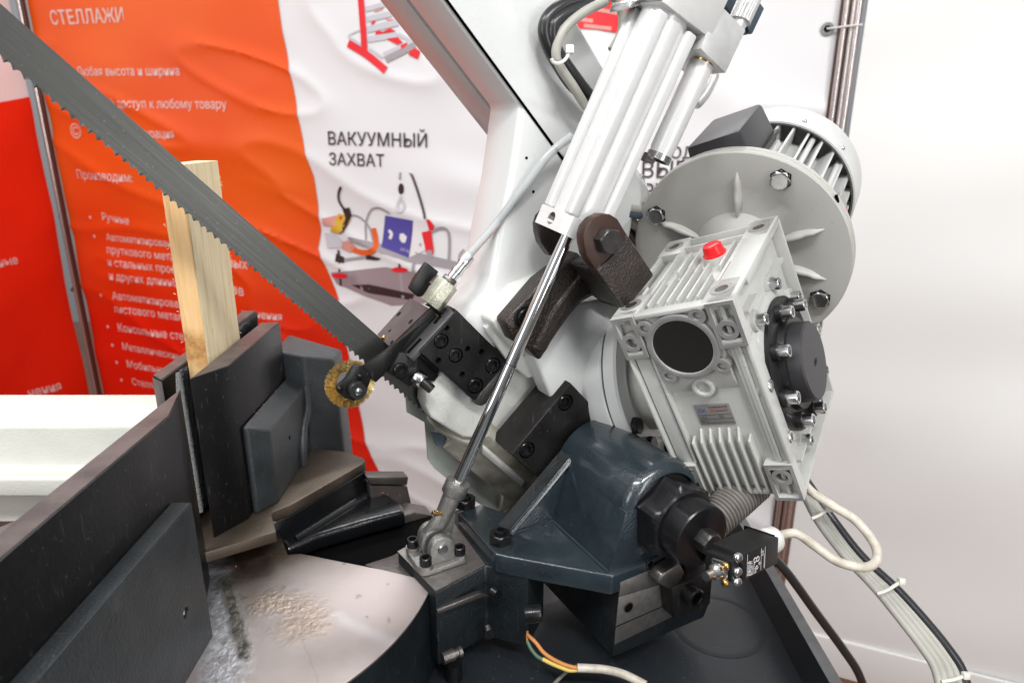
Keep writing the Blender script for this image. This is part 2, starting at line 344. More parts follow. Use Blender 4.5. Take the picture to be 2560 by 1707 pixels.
# ---- lettering: flat print laid on a surface through a mapping (x, y) -> point
def text_mesh(body, bold=0.):
    cu = bpy.data.curves.new('t', 'FONT'); cu.body = body; cu.size = 1; cu.offset = bold; cu.resolution_u = 3
    o = bpy.data.objects.new('t', cu); COL.objects.link(o); dg = bpy.context.evaluated_depsgraph_get(); dg.update()
    me = bpy.data.meshes.new_from_object(o.evaluated_get(dg)); vs = [v.co.copy() for v in me.vertices]; fs = [tuple(p.vertices) for p in me.polygons]
    bpy.data.objects.remove(o); bpy.data.curves.remove(cu); bpy.data.meshes.remove(me)
    return vs, fs
def text_bm(body, fn, bold=0., width=None, height=None, sub=0, refn=None):
    vs, fs = text_mesh(body, bold); bm = bmesh.new()
    if not vs: return bm
    x0 = min(v.x for v in vs); x1 = max(v.x for v in vs)
    k = width / (x1 - x0) if width else height / .73
    b = [bm.verts.new(fn((v.x - x0) * k, v.y * (k if not height else height / .73))) for v in vs]
    for f in fs:
        try: bm.faces.new([b[i] for i in f])
        except ValueError: pass
    if sub:
        for _ in range(3):
            es = [e for e in bm.edges if e.calc_length() > sub]
            if not es: break
            bmesh.ops.subdivide_edges(bm, edges=es, cuts=1); bmesh.ops.triangulate(bm, faces=[f for f in bm.faces if len(f.verts) > 3])
        for v in bm.verts: v.co = refn(v.co)
    return bm
# ================================================================== the setting: floor, stand wall, banners, posts
BN = V((-.379, -.925, 0)).normalized(); BU = V((-BN.y, BN.x, 0)); BP = V((.904, 1.476, 0)); BPL = PP(BN, BP)
def buv(p): q = hit(p, BPL); return ((q - BP).dot(BU), q.z)
def wr(u, v):
    a = noise.noise(V((u * 2.2 + v * 1.1, v * 4.2 - u * .9, 3.1))) * .008
    b = noise.noise(V((u * 5.5 - v * 3.0, v * 9.0 + u * 2.5, 7.7))) * .0022
    c = (1 - abs(noise.noise(V((u * 1.7 + 4, v * 6.5 + u * 1.6, 1.3))))) ** 8 * .009
    return a + b + c
def bpt(u, v, off=0.): return BP + BU * u + Z * v + BN * (wr(u, v) + off)
UL = buv((172, 560))[0] + .012; UR = buv((2070, 250))[0]
def grid(fn, u0, u1, v0, v1, nu, nv):
    bm = bmesh.new(); G = [[bm.verts.new(fn(u0 + (u1 - u0) * i / nu, v0 + (v1 - v0) * j / nv)) for i in range(nu + 1)] for j in range(nv + 1)]
    for j in range(nv):
        for i in range(nu): bm.faces.new((G[j][i], G[j][i + 1], G[j + 1][i + 1], G[j + 1][i]))
    return bm
def flatmap(pts, fn, maxlen=.03):
    """polygon in (u, v) -> finely cut sheet laid on the cloth"""
    bm = bmesh.new(); f = bm.faces.new([bm.verts.new((u, v, 0)) for u, v in pts]); bmesh.ops.triangulate(bm, faces=[f])
    for _ in range(7):
        es = [e for e in bm.edges if e.calc_length() > maxlen]
        if not es: break
        bmesh.ops.subdivide_edges(bm, edges=es, cuts=1); bmesh.ops.triangulate(bm, faces=[f for f in bm.faces if len(f.verts) > 3])
    for v in bm.verts: v.co = fn(v.co.x, v.co.y)
    return bm

mat('vinyl_white', (.80, .79, .80), .42, bump=.03, bscale=60)
mat('wall_white', (.83, .82, .80), .5, bump=.02, bscale=30, var=.02, vscale=2)
mat('vinyl_orange', (.82, .095, .010), .36, col2=(.85, .145, .012), vscale=1.6, detail=1)
vo = MATS['vinyl_orange'].node_tree; vb0 = vo.nodes['Principled BSDF']; vg = vo.nodes.new('ShaderNodeNewGeometry'); vs_ = vo.nodes.new('ShaderNodeSeparateXYZ'); vo.links.new(vg.outputs['Position'], vs_.inputs[0]); vr = vo.nodes.new('ShaderNodeMapRange'); vr.inputs[1].default_value = 1.25; vr.inputs[2].default_value = .70; vo.links.new(vs_.outputs[2], vr.inputs[0])
vx = vo.nodes.new('ShaderNodeMix'); vx.data_type = 'RGBA'; vo.links.new(vr.outputs[0], vx.inputs[0]); vo.links.new(vb0.inputs['Base Color'].links[0].from_socket, vx.inputs[6]); vx.inputs[7].default_value = (.74, .016, .003, 1); vo.links.new(vx.outputs[2], vb0.inputs['Base Color'])   # the print runs from orange to red
mat('vinyl_red', (.80, .022, .004), .36, var=.08, vscale=2)

fl = Thing('floor', None, None, kind='structure')
fl.add('floor', box(V((-4, -.6, -1.4)), X * 8, Y * 5.5, -Z * .05), 'floor_brown')
# white wall panel right of the aluminium post, with its base board
wl = Thing('wall', None, None, kind='structure')
def wpt(u, v): return BP + BU * u + Z * v + BN * (.012 + .004 * math.sin(u * 3 + 1) + noise.noise(V((u * 1.1, v * 1.3, 2))) * .010 + noise.noise(V((u * 2.2 + v, v * 4.5 - u, 6))) * .013)
W0 = buv((2148, 200))[0] - .005
wl.add('panel', grid(wpt, W0, 1.15, -1.4, 1.1, 40, 50), 'wall_white')
zb = buv((1970, 1551))[1]
wl.add('base_board', box(BP + BU * (W0 - .06) + BN * .02 + Z * -1.4, BU * (1.3), Z * (zb + 1.4), BN * .009), 'wall_white', bevel=.008, seg=4)

bn = Thing('banner', 'wrinkled white and orange vinyl banner with Cyrillic lettering behind the saw', 'banner')
cloth = bn.add('cloth', grid(bpt, UL, UR, -1.25, .85, 220, 200), 'vinyl_white')
# printed orange field with a curved right border
edge = r1((1815, -200), (1818, 0), (1845, 200), (1920, 560), (2010, 1000), (2060, 1150), (2100, 1500)) + r5((55, 60), (215, 460), (300, 960), (430, 1560)) + px((950, 1300), (985, 1500))
el = [buv(p) for p in edge]
poly = [(UL + .002, .84)] + [(el[0][0] - .01, .84)] + el + [(el[-1][0] + .03, -1.2), (UL + .002, -1.2)]
bn.add('orange_field', flatmap(poly, lambda u, v: bpt(u, v, .0030), .018), 'vinyl_orange', parent=cloth)
def btext(body, p0, p1, m='print_pale', bold=0., off=.0050):
    a = buv(p0); b = buv(p1); L = math.hypot(b[0] - a[0], b[1] - a[1]); dx, dy = (b[0] - a[0]) / L, (b[1] - a[1]) / L
    bn.add('lettering', text_bm(body, lambda x, y: bpt(a[0] + dx * x - dy * y, a[1] + dy * x + dx * y, off), bold, width=L, sub=.014, refn=lambda c: bpt((c - BP).dot(BU), c.z, off)), m, parent=cloth, smooth=False)
def r1t(x, y): return r1((x, y))[0]
def r4t(x, y): return r4((x, y))[0]
btext('СТЕЛЛАЖИ', r1t(350, 165), r1t(822, 146), bold=.008)
btext('Любая высота и ширина', r1t(515, 497), r1t(1180, 494), bold=.005)
btext('й доступ к любому товару', r1t(735, 705), r1t(1490, 712), bold=.005)
btext('гурация', r1t(940, 900), r1t(1160, 905), bold=.005)
btext('©', r1t(478, 905), r1t(545, 905))
btext('Производим:', r1t(527, 1165), r1t(885, 1190), bold=.005)
for t, x0, y0, x1, y1 in (('Ручные', 680, 130, 858, 160), ('Автоматизированные', 708, 262, 1230, 318), ('пруткового метал', 715, 345, 1180, 400), ('и стальных профил', 728, 425, 1230, 487),
                          ('и других длинноме', 738, 515, 1250, 575), ('Автоматизирован', 750, 645, 1210, 705), ('листового металла', 758, 730, 1270, 795), ('Консольные стеллажи', 780, 855, 1400, 935),
                          ('Металлические', 808, 975, 1190, 1040), ('Мобильные', 840, 1090, 1130, 1140), ('Стеллажи', 868, 1205, 1100, 1245)):
    btext(t, r4t(x0, y0), r4t(x1, y1), bold=.005)
btext('вых', r4t(1505, 435), r4t(1625, 450), bold=.005); btext('ов', r4t(1525, 610), r4t(1605, 625), bold=.005); btext('хранения', r4t(1590, 755), r4t(1848, 785), bold=.005)
for x, y in ((600, 112), (628, 235), (678, 618), (708, 826), (738, 946), (770, 1058), (796, 1174)):
    u, v = buv(r4t(x, y)); bn.add('bullet', flatmap([(u + .006 * math.cos(k), v + .006 * math.sin(k)) for k in np.arange(0, 6.2, .7)], lambda a, b: bpt(a, b, .0048)), 'print_pale', parent=cloth)
btext('ВАКУУМНЫЙ', r2((215, 1012))[0], r2((893, 1033))[0], 'print_dark', .004)
btext('ЗАХВАТ', r2((225, 1152))[0], r2((600, 1168))[0], 'print_dark', .004)
btext('ОД', r3((985, 1035))[0], r3((1140, 1035))[0], 'print_dark', .004)
btext('ВЫГ', r3((800, 1160))[0], r3((1090, 1160))[0], 'print_dark', .004)
btext('РИ', r3((815, 1285))[0], r3((960, 1285))[0], 'print_dark', .004)
# flat printed pictures
def pp(pts, m, off=.0016): bn.add('printed_shape', flatmap([buv(p) for p in pts], lambda u, v: bpt(u, v, off + .0016)), m, parent=cloth)
def ps(pts, w, m, off=.0020):
    P = [V((*buv(p), 0)) for p in pts]; P = crom(P, 4) if len(P) > 2 else P; w = w * .001; A = []; B = []
    for i, p in enumerate(P):
        t = (P[min(i + 1, len(P) - 1)] - P[max(i - 1, 0)]).normalized(); s = V((-t.y, t.x, 0)) * w / 2; A.append(p + s); B.append(p - s)
    bm = bmesh.new(); a = [bm.verts.new(bpt(q.x, q.y, off + .0016)) for q in A]; b = [bm.verts.new(bpt(q.x, q.y, off + .0016)) for q in B]
    for i in range(len(a) - 1): bm.faces.new((a[i], a[i + 1], b[i + 1], b[i]))
    bn.add('printed_line', bm, m, parent=cloth)
# red and grey rack
for (a, b, w) in (((105, 720), (345, 880), 7), ((130, 690), (340, 600), 4), ((520, 960), (790, 1150), 7), ((500, 820), (860, 760), 6), ((480, 770), (1060, 690), 12), ((480, 590), (1080, 450), 16), ((470, 390), (960, 280), 14), ((450, 200), (830, 90), 12), ((1090, 680), (1380, 840), 9), ((800, 1090), (1380, 830), 14)):
    ps(k6(a, b), w, 'print_lgrey', .0018)
ps(k6((840, 1180), (1420, 890)), 17, 'print_grey')
ps(k6((355, -40), (390, 400), (430, 1040)), 19, 'print_red'); ps(k6((110, 860), (480, 1090), (850, 1390)), 20, 'print_red'); ps(k6((1310, 1000), (1500, 1090)), 22, 'print_red')
pp(k6((840, 770), (1070, 730), (1170, 840), (1070, 890)), 'print_red'); ps(k6((1140, 940), (1270, 890)), 12, 'print_red')
pp(k6((640, 590), (770, 630), (930, 560), (1030, 620), (640, 700)), 'print_red'); pp(k6((550, 500), (600, 380), (670, 370), (600, 495)), 'print_red'); pp(k6((790, 340), (900, 400), (1010, 380), (940, 430), (890, 420)), 'print_red')
pp(k6((540, 160), (640, 215), (770, 180), (820, 110), (780, 200), (640, 250)), 'print_pink')
# red picture behind the hoses at the top
pp(r3((255, 180), (330, 90), (450, 20), (560, -10), (760, -40), (740, 120), (640, 220), (500, 195), (400, 190)), 'print_red')
for a, b in (((330, 120), (480, 140)), ((480, 60), (640, 90)), ((420, 170), (600, 190))): ps(r3(a, b), 8, 'print_pink')
# vacuum lifter
pp(k5((500, 1180), (1040, 1125), (1440, 1190), (1420, 1480), (1100, 1500), (560, 1290)), 'print_mauve'); pp(k5((710, 1300), (880, 1290), (1330, 1390), (1300, 1450), (900, 1380)), 'print_dark', .0021)
pp(k5((670, 835), (700, 830), (1900, 1110), (1900, 1180), (1300, 1080), (700, 880)), 'print_grey', .0018); pp(k5((640, 1040), (860, 1010), (860, 1040), (640, 1070)), 'print_grey', .0021)
pp(k5((1040, 620), (1320, 670), (1270, 1035), (1000, 930)), 'print_blue', .0022); pp(k5((1320, 670), (1480, 660), (1430, 960), (1275, 1030)), 'print_white', .0020)
ps(k5((1070, 768), (1098, 800), (1080, 850)), 10, 'print_white', .0026); pp(k5((1180, 800), (1215, 795), (1250, 830), (1235, 885), (1205, 890), (1175, 850)), 'print_white', .0026)
btext('200 kg', k5((1185, 960))[0], k5((1275, 980))[0], 'print_lgrey')
ps(k5((850, 860), (845, 700), (900, 570), (990, 545), (1090, 600)), 6, 'print_grey'); ps(k5((700, 615), (790, 640), (880, 740), (915, 870)), 6, 'print_grey')
ps(k5((1320, 1180), (1335, 1020), (1420, 850), (1560, 750), (1660, 790), (1660, 1090)), 9, 'print_grey'); ps(k5((1760, 1070), (1770, 1000), (1810, 955)), 6, 'print_grey')
ps(k5((920, 745), (950, 910), (900, 975), (800, 980), (705, 940)), 17, 'print_orange', .0026)
pp(k5((425, 650), (560, 620), (620, 700), (540, 725), (430, 715)), 'print_skin', .0022); pp(k5((580, 600), (640, 620), (700, 660), (640, 770), (590, 800), (500, 780)), 'print_yellow', .0025); ps(k5((620, 340), (590, 400), (590, 480), (640, 560), (700, 600)), 8, 'print_dark', .0028); pp(k5((620, 560), (690, 540), (710, 620), (640, 780), (590, 800), (650, 650)), 'print_dark', .0029); pp(k5((590, 630), (620, 630), (615, 660), (590, 658)), 'print_red', .0031)
pp(k5((440, 790), (540, 800), (620, 860), (610, 940), (470, 940)), 'print_lgrey', .0022); pp(k5((620, 880), (680, 865), (750, 920), (700, 985), (615, 950)), 'print_skin', .0025)
ps(k5((580, 960), (595, 1190)), 8, 'print_dark', .0024); ps(k5((1185, 1090), (1190, 1150)), 8, 'print_dark', .0024); ps(k5((600, 1240), (600, 1310)), 8, 'print_dark', .0024); ps(k5((1190, 1180), (1215, 1430)), 8, 'print_grey', .0024)
pp(k5((560, 990), (640, 1030), (640, 1085), (555, 1070)), 'print_dark', .0026); pp(k5((850, 1000), (1000, 1040), (960, 1060), (850, 1050)), 'print_dark', .0026)
for x, y in ((595, 1210), (1185, 1150)): pp(k5(*[(x + 85 * math.cos(t), y + 28 * math.sin(t)) for t in np.arange(0, 6.2, .5)]), 'print_red', .0030)
ps(k5((1190, 200), (1185, 270)), 7, 'print_grey'); pp(k5(*[(1198 + 28 * math.cos(t), 360 + 55 * math.sin(t)) for t in np.arange(0, 6.2, .5)]), 'print_dark'); ps(k5((1205, 430), (1165, 520), (1190, 575), (1230, 540), (1215, 470)), 9, 'print_lgrey')
zz = []
for i in range(34):
    t = i / 33; x = 1290 + 145 * t ** .8; y = 210 + 440 * t; zz.append((x + (16 if i % 2 else -12), y))
P_ = k5(*zz)
for a, b in zip(P_, P_[1:]): ps([a, b], 3.2, 'print_dark')
pp(k5((1450, 660), (1480, 655), (1525, 720), (1510, 770), (1470, 760)), 'print_red', .0026); pp(k5((1395, 785), (1490, 765), (1515, 960), (1510, 1000), (1440, 985)), 'print_red', .0026); ps(k5((1450, 995), (1500, 1000)), 22, 'print_grey', .0029)
# right grommet and its tie
g = hit(b8((0, 0))[0], BPL)
def grommet(t, c, nrm, r=.011): t.add('grommet', ring(c, nrm, r * .55, r, -.001, .004, 24), 'steel'); t.add('grommet_hole', lathe(c, nrm, [(0, r * .55), (.0015, r * .55)], 20), 'hole_black')
gu, gv = buv(r3((2008, 190))[0]); gc = bpt(gu, gv, .001)
bn.add('grommet', ring(gc, BN, .007, .013, -.001, .004, 24), 'steel', parent=cloth); bn.add('grommet_hole', lathe(gc, BN, [(0, .007), (.0015, .007)], 20), 'hole_black', parent=cloth)
tie = Thing('cable_tie', 'white cable tie from the banner eyelet to the tall aluminium post', 'cable tie')
te = buv(r3((2225, 180))[0]); tie.add('strap', tube([gc + BN * .004, (gc + bpt(*te, .03)) / 2 + BN * .012, bpt(*te, .045)], .0022, 8), 'plastic_white')

# left post in the corner and the red side banner
PLc = BP + BU * (UL - .02) + BN * .012; pb = Thing('wall_post', 'slim metal post in the stand corner between red and orange banners', 'post')
pb.add('tube', lathe(V((PLc.x, PLc.y, -1.4)), Z, [(0, .013), (2.6, .013)], 24), 'post_alu')
pb.add('edge_trim', box(V((PLc.x, PLc.y, -1.4)) + X * .010 - Y * .02, X * .012, Y * .012, Z * 2.6), 'post_brown')
LD = V((-.19, -1, 0)).normalized(); LN = V((1, -.19, 0)).normalized(); LP0 = PLc + LD * .03 - LN * .012; LPL = PP(LN, LP0)
def luv(p): q = hit(p, LPL); return ((q - LP0).dot(LD), q.z)
def lpt(u, v, off=0.): return LP0 + LD * u + Z * v + LN * (off + noise.noise(V((u * 3, v * 2.4 + u * 2, 9))) * .017 + noise.noise(V((u * 7 + v * 5, v * 6, 5))) * .003)
sb = Thing('side_banner', 'red and white side banner tied to the corner post at far left', 'banner')
sc = sb.add('cloth', grid(lpt, 0, .95, -1.25, .85, 60, 120), 'vinyl_white')
la = luv(r1((290, 612))[0]); lb = luv(r1((0, 672))[0])
kk = (lb[1] - la[1]) / (lb[0] - la[0])
sb.add('red_field', flatmap([(0.001, la[1] - kk * la[0]), (.95, la[1] + kk * (.95 - la[0])), (.95, -1.24), (.001, -1.24)], lambda u, v: lpt(u, v, .0035), .03), 'vinyl_red', parent=sc)
def ltext(body, p0, p1):
    a = luv(p0); b = luv(p1); L = math.hypot(b[0] - a[0], b[1] - a[1]); dx, dy = (b[0] - a[0]) / L, (b[1] - a[1]) / L
    sb.add('lettering', text_bm(body, lambda x, y: lpt(a[0] + dx * x - dy * y * -1 * -1, a[1] + dy * x + abs(dx) * y, .0060), .012, width=L), 'print_pale', parent=sc, smooth=False)
ltext('ные', r4t(-2, 440), r4t(122, 415)); ltext('нения', r4t(205, 1290), r4t(405, 1235))
for i, (x, y) in enumerate(((105, 320), (137, 497), (170, 663), (205, 818))):
    u, v = luv(dd((x, y))[0]); c = lpt(u, v, .001)
    sb.add('grommet', ring(c, LN, .006, .012, -.001, .004, 20), 'steel', parent=sc); sb.add('grommet_hole', lathe(c, LN, [(0, .006), (.0015, .006)], 16), 'hole_black', parent=sc)
    t = Thing('cable_tie', ('topmost', 'second from the top', 'third from the top', 'lowest')[i] + ' of the pale ties between red side banner and corner post', 'cable tie', 'ties on the corner post')
    e = V((PLc.x, PLc.y, c.z)) + X * .02 - Y * .012 + Z * .006; t.add('strap', tube([c + LN * .004, (c + e) / 2 + LN * .01, e], .002, 8), 'plastic_white')
# tall aluminium post right of the banner
rp = Thing('wall_post', 'tall polished aluminium wall post beside the white wall panel at right', 'post')
for i, (a, w, m) in enumerate(((2108, .006, 'post_brown'), (2118, .010, 'post_alu'), (2128, .005, 'post_brown'), (2136, .007, 'post_alu'), (2149, .013, 'post_alu'))):  # brown strips stand in for reflection streaks on the metal
    u = buv((a, 0))[0]; q = BP + BU * u + BN * (.010 + .004 * (i % 2))
    rp.add('profile_strip', lathe(V((q.x, q.y, -1.4)), Z, [(0, w * .62), (2.6, w * .62)], 16), m)
# ================================================================== saw blade, board, vice, table
SB = -.666
bl = Thing('bandsaw_blade', 'long grey toothed bandsaw blade slanting down into the blade guide', 'blade')
tp = [hit(p, PN(SB)) for p in px((0, 9.6), (952, 845.6))]; bt = [hit(p, PN(SB)) for p in px((0, 143.5), (857, 863.6))]
e2t = sum(p.dot(E2) for p in tp) / 2; e2b = sum(p.dot(E2) for p in bt) / 2 - .0008
a0 = tp[0].dot(E1) + .12; a1 = hit((1075, 1040), PN(SB)).dot(E1)
def SP(a, b, s): return E1 * a + E2 * b + N * s
# outline in (e1, e2): smooth back, toothed front
pit = [.0088, .0076, .0068, .0080, .0072]; depth = .0029; bm = bmesh.new(); a = a0; tips = []; k = 0
rowsA = []
while a > a1:
    p = pit[k % 5]
    # gullet profile, tooth points away from e1 (cutting direction)
    for f, d in ((0, 0), (.10, .55), (.24, .95), (.42, 1.0), (.60, .72), (.80, .34), (.95, .03)): rowsA.append((a - f * p, e2b + d * depth, k, d))
    a -= p; k += 1
TH = .0011
def setoff(k, d): return 0 if d > .6 else (.00045, -.00045, 0)[k % 3] * (1 - d / .6)
ls = []
for (a, b, k, d) in rowsA:
    o = setoff(k, d); ls.append([bm.verts.new(SP(a, b, SB + TH / 2 + o)), bm.verts.new(SP(a, e2b + depth * 1.15, SB + TH / 2)), bm.verts.new(SP(a, e2b + depth * 1.4, SB + TH / 2)), bm.verts.new(SP(a, e2t, SB + TH / 2)), bm.verts.new(SP(a, e2t, SB - TH / 2)), bm.verts.new(SP(a, e2b + depth * 1.4, SB - TH / 2)), bm.verts.new(SP(a, e2b + depth * 1.15, SB - TH / 2)), bm.verts.new(SP(a, b, SB - TH / 2 + o))])
for A, B in zip(ls, ls[1:]):
    for i in range(8): bm.faces.new((A[i], A[(i + 1) % 8], B[(i + 1) % 8], B[i]))
m = mat('blade_steel', (.095, .095, .090), .36, .8, bump=.04, bscale=1., col2=(.082, .082, .078), vscale=1., rvar=.06, dirs=(E1 * 9, E2 * 420, N * 10), speck=.3, speckcol=(.34, .33, .31), detail=5)
bl.add('band', bm, 'blade_steel', sharp=30)

# board
wb = Thing('wooden_board', 'rough sawn pine board standing upright in the vice jaws', 'board')
bx0, bx1, by0, by1, bz0, bz1 = -.3335, -.311, .66, .745, -.41, -.036
bm = bmesh.new(); n = 46; rings = []
for j in range(n + 1):
    z = bz0 + (bz1 - bz0) * j / n; w = lambda q: noise.noise(V((q, z * 40, 0))) * .0006
    wob = lambda i: V((noise.noise(V((i * 3.1, z * 60, 2))) * .0007, noise.noise(V((i * 5.7, z * 60, 4))) * .0009, 0))
    rings.append([bm.verts.new(V(q) + wob(i)) for i, q in enumerate(((bx0, by0 + .004, z), (bx0 + .006, by0, z), (bx1, by0 + .002, z), (bx1, (by0 + by1) / 2, z), (bx1, by1, z), (bx0, by1, z)))])
for A, B in zip(rings, rings[1:]):
    for i in range(6): bm.faces.new((A[i], A[(i + 1) % 6], B[(i + 1) % 6], B[i]))
bm.faces.new(rings[-1]); bm.faces.new(rings[0][::-1])
core = wb.add('core', bm, 'wood_pale', sharp=25)
bm = bmesh.new(); A = []
for j in range(n + 1):
    z = bz0 + (bz1 - bz0 - .0008) * j / n; o = V((noise.noise(V((3, z * 60, 2))) * .0007, -.0006, 0)); A.append([bm.verts.new(V((bx0 + .0004 + noise.noise(V((9, z * 90, 1))) * .0006, by0 + .0025, z)) + o), bm.verts.new(V((bx0 + .006, by0 - .0004, z)) + o), bm.verts.new(V((bx1 - .0008 + noise.noise(V((1, z * 90, 1))) * .0008, by0 + .0012, z)) + o)])
for P1, P2 in zip(A, A[1:]):
    for i in range(2): bm.faces.new((P1[i], P1[i + 1], P2[i + 1], P2[i]))
wb.add('sawn_edge', bm, 'wood_cut', sharp=30, label='orange freshly sawn narrow edge of the board')
sp = bmesh.new()
for i in range(60):
    z = random.uniform(-.24, -.05); e = random.choice((bx0, bx1, bx1)); y = by0 if e == bx0 else random.choice((by0, by1, by1)); q = V((e, y, z)); d = V((random.uniform(-1, 1) * .0016 + (-.0012 if e == bx0 else .0012), random.uniform(-.001, .001), random.uniform(-.004, .002))); prism([q, q + V((.0002, 0, .0006)), q + V((0, .0003, .0003))], d, sp)
wb.add('splinters', sp, 'wood_pale', parent=core, kind='stuff')

ZT = -.408; ZD = -.443
# fixed jaw, far half with its bevelled near end
fj = Thing('jaw_plate', 'short black jaw plate right of the wooden board', 'jaw plate', 'vice jaw plates')
def plan(pts, z0, z1): return prism([V((x, y, z1)) for x, y in pts], Z * (z0 - z1))
fj.add('plate', plan(((-.309, .612), (-.286, .649), (-.286, .809), (-.309, .809)), ZT, -.232), 'jaw_black', bevel=.0012)
fj.add('top_edge', plan(((-.3078, .6145), (-.2875, .6495), (-.2875, .807), (-.3078, .807)), -.2328, -.2316), 'jaw_edge')
# moving jaw with serrated face
rj = Thing('jaw_plate', 'serrated steel jaw plate behind the wooden board', 'jaw plate', 'vice jaw plates')
rj.add('plate', plan(((-.3385, .618), (-.354, .631), (-.357, .876), (-.3385, .876)), ZT, -.2355), 'jaw_black', bevel=.001)
rj.add('top_edge', plan(((-.340, .6195), (-.3535, .6315), (-.356, .875), (-.340, .875)), -.2362, -.2349), 'jaw_edge')
rj.add('end_face', prism([V((-.3388, .6176, -.237)), V((-.3545, .6305, -.237)), V((-.3545, .6305, -.36)), V((-.3388, .6176, -.36))], V((.0005, -.0008, 0))), 'jaw_edge')
for i in range(34):     # diagonal teeth
    y = .605 + i * .0085; z0 = -.40; zt = -.2375
    p = [V((-.3386, y, z0)), V((-.3386, y + .0075, z0)), V((-.335, y + .0022, z0))]; lean = V((0, .040, zt - z0))
    t0 = max(0, (.6185 - y) / .04); t1 = min(1, (.8755 - .008 - y) / .04)
    if t1 <= t0: continue
    rj.add('tooth', prism([q + lean * t0 for q in p], lean * (t1 - t0)), 'black_paint')
# near long fence and its support casting
fn = Thing('fence', 'long black steel fence running into the lower left corner', 'fence')
fn.add('plate', plan(((-.309, .593), (-.289, .531), (-.289, -.02), (-.309, -.02)), ZD, -.2345), 'jaw_black', bevel=.0014)
fn.add('top_edge', plan(((-.308, .590), (-.2905, .5305), (-.2905, -.02), (-.308, -.02)), -.2352, -.2340), 'jaw_edge')
sf = Thing('fence_support', 'dark teal cast bar bolted along the front of the long fence', 'fence support')
sfp = [V((-.2885, .512, -.305)), V((-.2722, .511, -.305)), V((-.2722, .511, -.443)), V((-.2885, .511, -.443))]
hc = hit(b1((962, 1203))[0], PX(-.2722))
sf.add('bar', holed([V((-.2722, .511, -.306)), V((-.2722, .02, -.306)), V((-.2722, .02, -.4428)), V((-.2722, .511, -.4428))], V((-.0163, 0, 0)), [(hc, .0048)], .012), 'grey_cast', sharp=30)
sf.add('top_face', plan(((-.2885, .5105), (-.273, .5105), (-.273, .02), (-.2885, .02)), -.3062, -.3048), 'grey_cast', bevel=.0006)
sf.add('thread', lathe(hc, X, [(-.0105, .0040), (-.009, .0047), (-.0075, .0040), (-.006, .0047), (-.0045, .004), (-.003, .0047), (-.0015, .004)], 20, caps=False), 'steel_dark')
# far jaw support casting
jc = Thing('jaw_support', 'rounded grey cast jaw support standing between jaw plate and wire brush', 'jaw support')
lo_ = [(-.2855, .659), (-.279, .659), (-.2646, .683), (-.2646, .82), (-.2855, .82)]
def at(pts, z): return [V((x, y, z)) for x, y in pts]
jc.add('block', loft([V((-.2855, .659, -.304)), V((-.279, .659, -.304)), V((-.2646, .683, -.3185)), V((-.2646, .82, -.3185)), V((-.2855, .82, -.304))], at(lo_, ZT)), 'grey_cast', bevel=.0028, seg=3, ang=12)
jc.add('post', loft([V((-.303, .815, -.270)), V((-.262, .812, -.276)), V((-.232, .842, -.292)), V((-.232, .885, -.292)), V((-.303, .885, -.270))], at([(-.303, .815), (-.262, .812), (-.2275, .842), (-.2275, .885), (-.303, .885)], -.452)), 'grey_cast', bevel=.004, seg=3, ang=12)
jc.add('rib', tube([V((-.2648, .815, -.318)), V((-.262, .806, -.345)), V((-.2635, .790, -.365)), V((-.2625, .775, -.385)), V((-.2625, .772, -.4075))], .0052, 12), 'grey_cast')
hc = hit(b2((765, 450))[0], PX(-.2645)); jc.add('hole', lathe(hc, X, [(-.001, .0024), (.0003, .0024)], 16), 'hole_black')

# swing plate on the turntable
tb = Thing('turntable', 'worn round steel mitre turntable on a dark cast body', 'turntable')
stl = mat('table_steel', (.45, .405, .39), .38, .8, bump=.045, bscale=260, col2=(.36, .315, .30), vscale=11, detail=8, rvar=.12)
nt = stl.node_tree; b = nt.nodes['Principled BSDF']
mx0 = b.inputs['Base Color'].links[0].from_socket; tc = nt.nodes.new('ShaderNodeTexCoord'); nz = nt.nodes.new('ShaderNodeTexNoise'); nz.inputs['Scale'].default_value = 60; nz.inputs['Detail'].default_value = 8; nt.links.new(tc.outputs['Object'], nz.inputs['Vector'])
mr = nt.nodes.new('ShaderNodeMapRange'); mr.inputs[1].default_value = .66; mr.inputs[2].default_value = .72; nt.links.new(nz.outputs[0], mr.inputs[0])
mm = nt.nodes.new('ShaderNodeMix'); mm.data_type = 'RGBA'; nt.links.new(mr.outputs[0], mm.inputs[0]); nt.links.new(mx0, mm.inputs[6]); mm.inputs[7].default_value = (.10, .075, .06, 1); nt.links.new(mm.outputs[2], b.inputs['Base Color'])
mat('plate_steel', (.065, .053, .038), .36, .6, bump=.10, bscale=300, col2=(.135, .103, .08), vscale=14, detail=8, rvar=.12)
TC = V((-.3185, .613, 0)); TR = .2388
top = on(px((455, 1405), (692, 1331), (704, 1345), (719, 1386), (753, 1384), (823, 1398), (960, 1425), (1085, 1454.7)), PZ(ZD))
a_0 = math.atan2(top[-1].y - TC.y, top[-1].x - TC.x)
arc = [V((TC.x + TR * math.cos(t), TC.y + TR * math.sin(t), ZD)) for t in np.linspace(a_0 - .03, R(-118), 60)]
out = top + arc + [V((-.43, .56, ZD))]
tb.add('body', prism([p - Z * .002 for p in out], -Z * .20), 'teal_matte', sharp=25)
tb.add('top', prism(out, -Z * .0019), 'table_steel', sharp=25)
